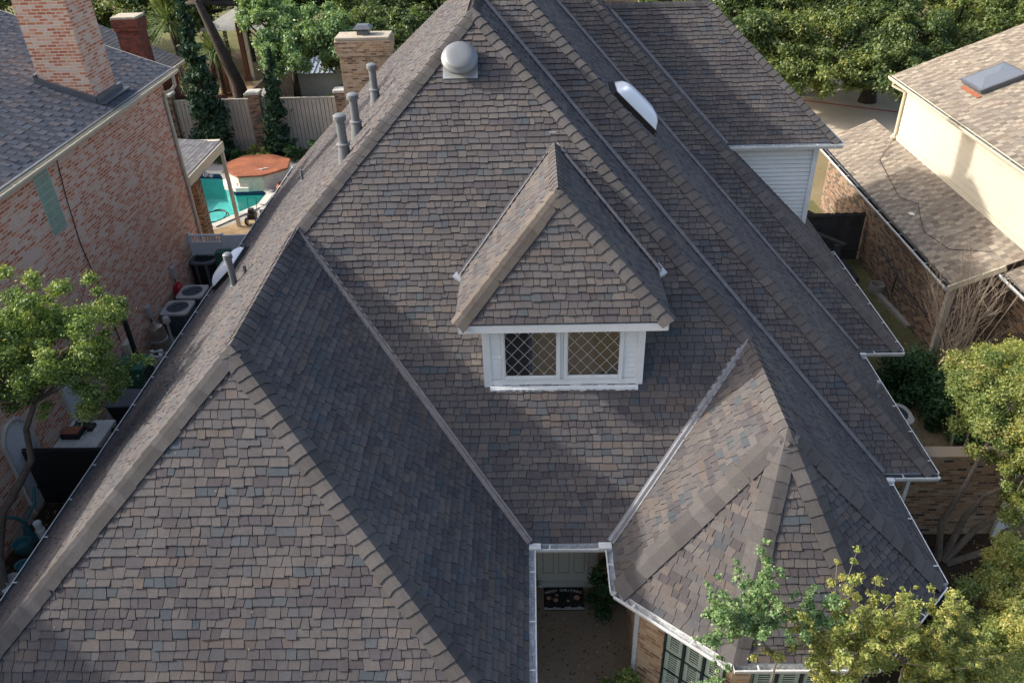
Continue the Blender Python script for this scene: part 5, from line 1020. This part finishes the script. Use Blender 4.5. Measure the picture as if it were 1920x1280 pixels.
# ================================================================== TREES
# left foreground tree
cl = crown_clumps((-8.6, 11.7, 5.5), 1.35, 110, .22, flat=.95, shell=.35, low=-.85)+crown_clumps((-9.6, 11.4, 5.3), 1.1, 60, .22, flat=.9, shell=.35, low=-.8)+[(-7.45, 11.7, 5.0, .2), (-7.2, 11.8, 5.15, .17), (-7.0, 11.8, 5.1, .13), (-7.7, 11.5, 4.55, .2), (-8.9, 11.7, 7.0, .2), (-8.4, 11.6, 6.95, .2), (-7.6, 11.6, 6.2, .22)]
tree('small_tree', 'leafy green tree with a bent trunk in front of the pink brick wall', 'tree', (-11.1, 10.8, 0), [(-11.1, 10.8, 0), (-11.15, 11.2, .7), (-10.9, 11.5, 1.6), (-10.3, 11.6, 2.35), (-9.85, 11.6, 2.95), (-9.68, 11.6, 3.7), (-9.3, 11.6, 4.3)], cl, 100000, .032, LEAF_BRIGHT, M_BARK, r0=.10, lr=.026, every=3)
# right crepe-myrtle group beside the garden wall
def cm(lab, base, trunks, clumps, n, size, lm, every=2, name='garden_tree', r=.05, group='garden trees on the right', lr=.02, bark=None):
    T = thing(name, lab, 'tree', base, group); mb = MB()
    for tr_ in trunks: mb.tube(tr_, [r*(1-.6*i/(len(tr_)-1)) for i in range(len(tr_))], 8)
    for i, c in enumerate(clumps):
        if i % every: continue
        f = min((tr_[-1] for tr_ in trunks), key=lambda q: (V(q)-V(c[:3])).length); limbs(mb, f, [c], lr, 1, .12, 5)
    mb.build('trunk', bark or M_BARK, T, smooth=True); leaves('crown', clumps, n, size, lm, T); return T
cl = crown_clumps((8.85, 12.0, 3.5), 1.05, 54, .22, flat=.95, shell=.35, low=-.7)+crown_clumps((9.15, 11.2, 2.75), .85, 36, .2, shell=.35)+crown_clumps((8.75, 11.3, 3.6), .8, 30, .2, shell=.35)+crown_clumps((9.45, 10.9, 2.0), .75, 30, .2, shell=.35)+crown_clumps((8.5, 12.6, 3.9), .6, 20, .2, shell=.35)
cm('yellow-green autumn tree with several bare stems beside the tan brick wall', (8.35, 11.5, 0), [[(8.3, 11.5, 0), (8.15, 11.6, 1.0), (8.35, 11.6, 2.0), (8.4, 11.5, 3.2)], [(8.4, 11.5, 0), (8.65, 11.7, 1.0), (8.8, 11.6, 1.7), (9.1, 11.2, 2.6)], [(8.4, 11.45, 0), (8.9, 11.6, .8), (9.5, 11.5, 1.7), (9.8, 11.3, 2.6)], [(8.45, 11.4, 0), (9.1, 11.3, .5), (9.9, 11.3, 1.1), (10.4, 11.2, 1.8)]], cl, 210000, .028, LEAF_YEL, r=.075)
cl = crown_clumps((9.9, 13.4, 3.2), .95, 36, .22, flat=.8, shell=.35)+crown_clumps((10.9, 14.2, 2.8), 1.0, 34, .22, flat=.8, shell=.35)
cm('pale yellow-green tree in front of the green door', (10.0, 13.8, 0), [[(10.0, 13.8, 0), (10.1, 13.9, .8), (10.5, 14.0, 1.6)], [(10.1, 13.7, 0), (10.7, 13.5, 1.0), (11.1, 13.2, 2.0)]], cl, 90000, .031, LEAF_OLV, r=.05)
cl = crown_clumps((9.75, 14.4, 1.9), .65, 26, .2, flat=.8, shell=.4)
cm('slender grey-stemmed bush leaning over the dry lawn', (9.2, 13.3, 0), [[(9.3, 12.9, 0), (9.15, 13.5, .9), (9.3, 13.9, 1.5), (9.4, 14.2, 1.9)], [(9.2, 13.2, .5), (9.4, 13.5, 1.3), (9.6, 13.9, 1.8)]], cl, 14000, .035, LEAF_SAGE, r=.04)
shrub('evergreen_shrub', 'wide dark green shrub nearest the lone F-shaped gutter, left of the bare bush', (10.1, 17.2, 0), .95, 15000, .05, LEAF_DARK, nc=26, h=.9, group='dark shrubs on the right'); shrub('evergreen_shrub', 'dark green shrub in front of the porch wall', (10.5, 15.7, 0), .9, 13000, .05, LEAF_DARK, nc=24, h=.9, group='dark shrubs on the right'); shrub('evergreen_shrub', 'dark green shrub at the porch corner under the bare bush', (10.9, 16.7, 0), .85, 10000, .05, LEAF_DARK, nc=20, h=.8, group='dark shrubs on the right')
T = thing('bare_shrub', 'large leafless shrub of thin tan twigs beside the beige house corner', 'shrub', (11.0, 17.4, 0)); mb = MB()
for i in range(44):
    a = random.random()*6.28; r_ = random.uniform(.3, 1.5); h_ = random.uniform(2.0, 4.0); b0 = (10.95+random.uniform(-.2, .2), 17.3+random.uniform(-.2, .2), 0); p1 = (b0[0]+math.cos(a)*r_*.4, b0[1]+math.sin(a)*r_*.4, h_*.5); p2 = (b0[0]+math.cos(a)*r_, b0[1]+math.sin(a)*r_, h_)
    w_ = lambda s: V((random.gauss(0, s), random.gauss(0, s), 0)); pm = V(b0).lerp(V(p1), .5)+w_(.07); pn = V(p1).lerp(V(p2), .5)+w_(.14); mb.tube([b0, pm, p1, pn, p2], [.018, .015, .011, .008, .004], 5, cap=False)
    for k in range(5):
        f = random.uniform(.35, .95); q = V(p1).lerp(V(p2), f); a2 = random.random()*6.28; mb.tube([q, q+V((math.cos(a2)*.18, math.sin(a2)*.18, .22)), q+V((math.cos(a2)*.3, math.sin(a2)*.3, .5))], [.006, .004, .002], 4, cap=False)
mb.build('stem', M_TWIG, T)
shrub('russet_shrub', 'small orange-leaved shrub by the green door', (12.0, 15.4, .0), .45, 3500, .045, LEAF_RED, h=1.6)
# foreground saplings rising in front of the turret
def sapling(lab, base, trunks, fans, n, lm, size=.0225, r=.03):
    """fans: (fork point, mean direction, twig length, how many twigs); leaves sit in small tufts along each twig"""
    T = thing('sapling', lab, 'tree', base, 'saplings in front of the turret'); mb = MB(); cl = []
    for tr_ in trunks: mb.tube(tr_, [r*(1-.6*i/(len(tr_)-1)) for i in range(len(tr_))], 8)
    for f, d, L_, k in fans:
        f = V(f); d = V(d).normalized()
        for i in range(k):
            q = (d+V((random.gauss(0, .75), random.gauss(0, .5), random.gauss(0, .4)))).normalized(); L2 = L_*random.uniform(.55, 1.1); m_ = f+q*L2*.5+V((random.gauss(0, .05), random.gauss(0, .05), .03)); e = f+q*L2+V((0, 0, .08*L2))
            mb.tube([f, m_, e], [.011, .007, .003], 5, cap=False)
            for s_ in range(7):
                u_ = .28+.72*s_/6; p = (f.lerp(m_, u_*2) if u_ < .5 else m_.lerp(e, u_*2-1))+V((random.gauss(0, .035), random.gauss(0, .035), random.gauss(0, .035))); cl.append((*p, random.uniform(.05, .12)*(1.15-.4*u_)))
    mb.build('trunk', M_BARK, T, smooth=True); leaves('crown', cl, n, size, lm, T); return T
b = (3.0, 6.3, 0)
sapling('pale-stemmed sapling with small sage leaves, leftmost in front of the turret', b, [[b, (3.02, 6.35, 1.8), (3.05, 6.4, 3.3), (3.08, 6.45, 3.95)], [(3.07, 6.44, 3.9), (2.75, 6.5, 4.35)], [(3.08, 6.45, 3.9), (3.4, 6.55, 4.05), (3.5, 6.6, 4.5)]],
        [((2.75, 6.5, 4.35), (-.5, .1, .8), 1.0, 13), ((2.75, 6.5, 4.35), (.2, .2, 1), .95, 10), ((2.6, 6.55, 4.5), (-1, .1, .3), .7, 6), ((3.45, 6.6, 4.3), (.0, .1, 1), .6, 4)], 26000, LEAF_SAGE)
sapling('sparse-leaved sapling low at the left end of the front gutter', (2.2, 6.0, 0), [[(2.2, 6.0, 0), (2.25, 6.1, 2.0), (2.3, 6.2, 3.0)]], [((2.25, 6.1, 2.8), (-.2, .1, 1), .95, 12), ((2.3, 6.2, 3.0), (.4, .1, 1), .9, 6)], 13000, LEAF_SAGE)
sapling('gold-green sapling in the centre before the turret roof', (3.9, 6.4, 0), [[(3.9, 6.4, 0), (3.9, 6.45, 2.0), (3.85, 6.5, 3.4), (3.8, 6.6, 3.9)], [(3.9, 6.4, 2.8), (4.15, 6.5, 3.9)]], [((3.8, 6.6, 3.9), (-.25, .25, 1), 1.15, 16), ((4.15, 6.5, 3.8), (.3, .15, 1), .95, 13), ((3.9, 6.4, 3.0), (0, 0, 1), .9, 12)], 38000, LEAF_OLV)
sapling('gold-green sapling at the right end of the front gutter', (4.9, 6.5, 0), [[(4.9, 6.5, 0), (4.95, 6.6, 1.8), (5.0, 6.8, 3.2)], [(4.95, 6.6, 2.2), (5.4, 6.9, 3.3)]], [((5.0, 6.8, 3.3), (-.2, .2, 1), 1.1, 14), ((5.4, 6.9, 3.2), (.4, .2, .8), 1.0, 18), ((5.0, 6.6, 2.8), (0, -.2, .8), .8, 14), ((5.7, 7.2, 3.1), (.5, .2, .6), .7, 9)], 56000, LEAF_OLV)
cl = crown_clumps((6.1, 6.7, 2.7), .75, 34, .2, flat=.85, shell=.3)+crown_clumps((7.0, 7.5, 2.3), .85, 44, .2, flat=.85, shell=.3)+crown_clumps((6.3, 6.9, 2.5), .7, 30, .2, flat=.85, shell=.3)
cm('broad gold-green shrubby tree in the bottom right corner', (6.6, 6.5, 0), [[(6.6, 6.5, 0), (6.5, 6.5, 1.0), (6.3, 6.6, 2.0)], [(6.6, 6.5, 0), (7.0, 6.8, 1.2), (7.1, 7.2, 1.9)]], cl, 150000, .025, LEAF_OLV, 2)
cl = crown_clumps((7.9, 8.5, 2.1), .8, 46, .2, flat=.85, shell=.3)+crown_clumps((7.6, 7.7, 2.3), .75, 36, .2, flat=.8, shell=.3)+crown_clumps((8.4, 9.2, 2.0), .75, 36, .2, flat=.8, shell=.3)
cm('fresh green and yellow tree at the right frame edge below the autumn tree', (8.5, 7.8, 0), [[(8.5, 7.8, 0), (8.5, 8.0, 1.0), (8.4, 8.1, 1.8)], [(8.5, 7.7, 0), (8.3, 7.1, 1.0), (8.1, 7.0, 1.8)]], cl, 160000, .026, LEAF_YEL, 2)
cl = crown_clumps((8.85, 10.2, 1.1), .6, 26, .17, flat=.8, shell=.35)
cm('olive-brown low bush between the dark blue tub and the autumn tree', (8.8, 9.8, 0), [[(8.8, 9.8, 0), (8.8, 9.7, .6), (8.8, 9.7, 1.0)]], cl, 22000, .032, LEAF_OLV, 2)
sapling('thin twiggy sapling with few leaves beside the dark blue tub', (7.6, 8.6, 0), [[(7.6, 8.6, 0), (7.5, 8.7, .8), (7.4, 8.8, 1.6)], [(7.5, 8.7, .8), (7.75, 8.8, 1.3)]], [((7.4, 8.8, 1.5), (0, 0, 1), .5, 5), ((7.7, 8.8, 1.2), (.6, 0, .6), .5, 5)], 3500, LEAF_SAGE)
# street trees in front of the house, outside the frame: they are what the dormer panes mirror and what dapples the front slopes
for i, (x, y, r) in enumerate(((-4.5, -9, 2.6), (4.5, -14, 3.0), (1.0, -22, 3.2))):
    cl = crown_clumps((x, y, 5.5), r, 40, .8, shell=.5); tree('street_tree', ['street tree in front of the house, outside the left of the picture', 'street tree in front of the house, outside the right of the picture', 'street tree farther up the road in front of the house'][i], 'tree', (x, y, 0), [(x, y, 0), (x+.1, y, 2), (x, y, 4)], cl, 9000, .16, LEAF_OAK, M_BARKD, r0=.3, lr=.1, every=3)
# the big oak behind the fence
def oak(lab, base, h, crowns, n, lm=LEAF_OAK, size=.13, r0=.38, name='oak_tree', group='oaks and live oaks around the back yards', trunk=None, every=3, low=-.55):
    x, y, _ = base; cl = []
    for (a, b_, c_, R, k) in crowns: cl += crown_clumps((a, b_, c_), R, k, R*.27, flat=.75, shell=.5, low=low)
    tr = trunk or [(x, y, 0), (x+random.uniform(-.3, .3), y, h*.5), (x+random.uniform(-.5, .5), y, h)]
    return tree(name, lab, 'tree', base, tr, cl, n, size, lm, M_BARKD, group=group, r0=r0, lr=.13, every=every, upbias=.6)
oak('large dark-trunked oak leaning left above the pale board fence', (-16.2, 44.2, 0), 4, [(-19.8, 49, 5.6, 2.4, 34), (-15.0, 50, 5.0, 2.4, 34), (-17, 52, 5.6, 2.6, 34)], 44000, trunk=[(-16.0, 44.2, 0), (-16.1, 44.2, 1.4), (-16.5, 44.2, 2.8), (-16.9, 44.3, 4.2), (-17.4, 44.5, 5.6)], r0=.42, size=.11)
oak('light green live oak overhanging the short cypress and the right fence boards', (-12.2, 41.5, 0), 3.0, [(-11.4, 39.4, 4.0, 1.7, 40), (-9.9, 40.2, 4.6, 1.7, 36), (-12.8, 41.3, 5.2, 1.7, 34)], 60000, LEAF_SAGE, .085, r0=.26)
oak('live oak directly behind the tan brick chimney', (-7.8, 44, 0), 2.4, [(-8.8, 43.5, 3.6, 2.1, 44), (-6.6, 43.5, 3.6, 2.1, 40), (-9.2, 47, 4.4, 2.3, 36)], 60000, size=.095)
oak('live oak at the top edge beside the left roof hip', (-4.6, 48, 0), 2.6, [(-5.6, 48, 4.2, 2.4, 40), (-3.4, 46, 3.8, 2.1, 34), (-7.5, 52, 4.6, 2.8, 40)], 46000, size=.11)
oak('shrubby evergreen oak beyond the right fence boards', (-9.6, 40.5, 0), .8, [(-9.3, 39.6, 1.5, 1.3, 30)], 16000, size=.08, r0=.12)
oak('distant dark tree mass above the dark red chimney', (-24, 58, 0), 2.6, [(-23, 54, 3.6, 3.0, 40), (-28, 56, 4.4, 3.4, 40)], 36000, size=.14)
oak('distant tree right of the gazebo', (-12, 58, 0), 2.6, [(-13.2, 55, 4.2, 2.8, 40), (-9.6, 56, 4.2, 2.8, 40)], 42000, size=.13)
oak('far tree behind the pink brick chimney', (-33, 58, 0), 3, [(-34, 58, 4.4, 3.6, 44), (-28.5, 52, 3.2, 2.4, 40)], 44000, size=.13)
oak('dense oak between the dark red chimney and the gazebo', (-23, 54, 0), 2.2, [(-22.3, 50.8, 3.4, 1.9, 40), (-22.8, 56, 3.6, 2.4, 40), (-19.6, 56.5, 4.0, 2.2, 40)], 50000, size=.11)
oak('far tree filling the top edge above the oak trunk', (-19, 62, 0), 3, [(-19.5, 61, 4.6, 3.2, 40), (-15, 63, 4.6, 3.2, 40)], 36000, size=.15)
for i, (x, y, r, lm, lab) in enumerate(((-19.0, 46.0, .9, LEAF_DARK, 'dark round bush left of the sandy patio'), (-14.8, 43.5, .8, LEAF_DARK, 'dark bush at the foot of the big oak'), (-21.5, 50.5, 1.2, LEAF_OAK, 'olive bush behind the dark red fence'), (-13.6, 48.5, 1.2, LEAF_DARK, 'dark bush between the oak trunk and the metal-roofed shed'), (-11.4, 48.5, 1.3, LEAF_OAK, 'olive bush behind the metal-roofed shed'))): shrub('backyard_bush', lab, (x, y, 0), r, 7000, .09, lm, 'bush', 'bushes in the back yards', nc=20)
cypress_lab = 'dark conifer right of the pink brick chimney'
T = thing('conifer', cypress_lab, 'conifer', (-19.8, 33.5, 0)); cl = [(-16.6+random.uniform(-.3, .3), 30+random.uniform(-.3, .3), 5+i*.16, .42*(1-i/34)+.1) for i in range(30)]; T.location = (-16.6, 30, 0); mb = MB(); mb.tube([(-16.6, 30, 0), (-16.6, 30, 9)], [.12, .03], 6); mb.build('trunk', M_BARKD, T); leaves('crown', [(a, b, c, r+.15) for a, b, c, r in cl], 9000, .09, LEAF_CYP, T, elong=2.4)
T = thing('conifer', 'dark conifer in the top left corner left of the pink brick chimney', 'conifer', (-24.5, 36, 0)); cl = [(-24.5+random.uniform(-.8, .8), 36+random.uniform(-.8, .8), 3+i*.25, 1.0*(1-i/34)+.2) for i in range(28)]; mb = MB(); mb.tube([(-24.5, 36, 0), (-24.5, 36, 9)], [.15, .03], 6); mb.build('trunk', M_BARKD, T); leaves('crown', cl, 9000, .12, LEAF_CYP, T, elong=2.2)
# right side background oaks
RT_ = [('dense live oak right behind the upper roof slope, over the pale driveway', (11.0, 43.5, 0), [(10.4, 41.8, 3.2, 2.0, 44), (11.6, 45.5, 4.0, 2.3, 44)], 60000, .09),
       ('dense live oak spreading over the pale driveway, nearest of the right oaks', (14.3, 44.5, 0), [(12.3, 40.0, 2.5, 1.7, 44), (14.7, 39.6, 2.5, 1.6, 44), (12.9, 42.6, 3.5, 1.9, 44), (15.3, 42.2, 3.3, 2.0, 46), (14.6, 46.0, 4.2, 2.3, 40)], 80000, .09),
       ('live oak at the corner of the beige roof eave', (17.9, 42.8, 0), [(17.0, 39.0, 2.4, 1.6, 40), (17.3, 40.6, 2.9, 1.9, 46), (19.2, 41.5, 3.2, 2.0, 40), (18.2, 45, 4.0, 2.2, 40)], 80000, .09),
       ('live oak just beyond the beige roof eave', (22.5, 45, 0), [(21.8, 42.6, 3.2, 2.1, 44), (24.4, 45.0, 3.6, 2.3, 44), (22.5, 48, 4.2, 2.4, 40)], 70000, .10),
       ('yellow-green live oak at the top edge over the beige roof', (28, 50, 0), [(27.6, 47.5, 3.8, 2.5, 44), (31, 51, 4.2, 3.0, 44)], 50000, .11),
       ('far live oak in the top right corner', (37, 58, 0), [(36, 55, 4.0, 3.4, 44), (41, 60, 5, 4, 40)], 34000, .14),
       ('dark live oak with bare lower limbs behind the roof hip', (8.0, 50, 0), [(8.2, 48, 4.0, 2.2, 44), (11.2, 51, 4.2, 2.5, 44)], 56000, .11),
       ('far live oak in the middle of the top edge on the right', (17.5, 53, 0), [(16.6, 51, 3.9, 2.6, 44), (21.2, 52, 4.0, 2.7, 44), (13.5, 55, 4.2, 2.8, 44)], 70000, .12),
       ('farthest live oak closing the view at the top right', (28, 64, 0), [(27, 60, 4.2, 3.6, 44), (18, 61, 4.4, 3.6, 44), (8, 60, 4.4, 3.4, 40)], 50000, .15)]
for i, (lab, b, cr, n_, sz) in enumerate(RT_): oak(lab, b, 2.2, cr, n_, LEAF_OAKL if i in (1, 3, 4, 7) else LEAF_OAK, size=sz, low=-.75)
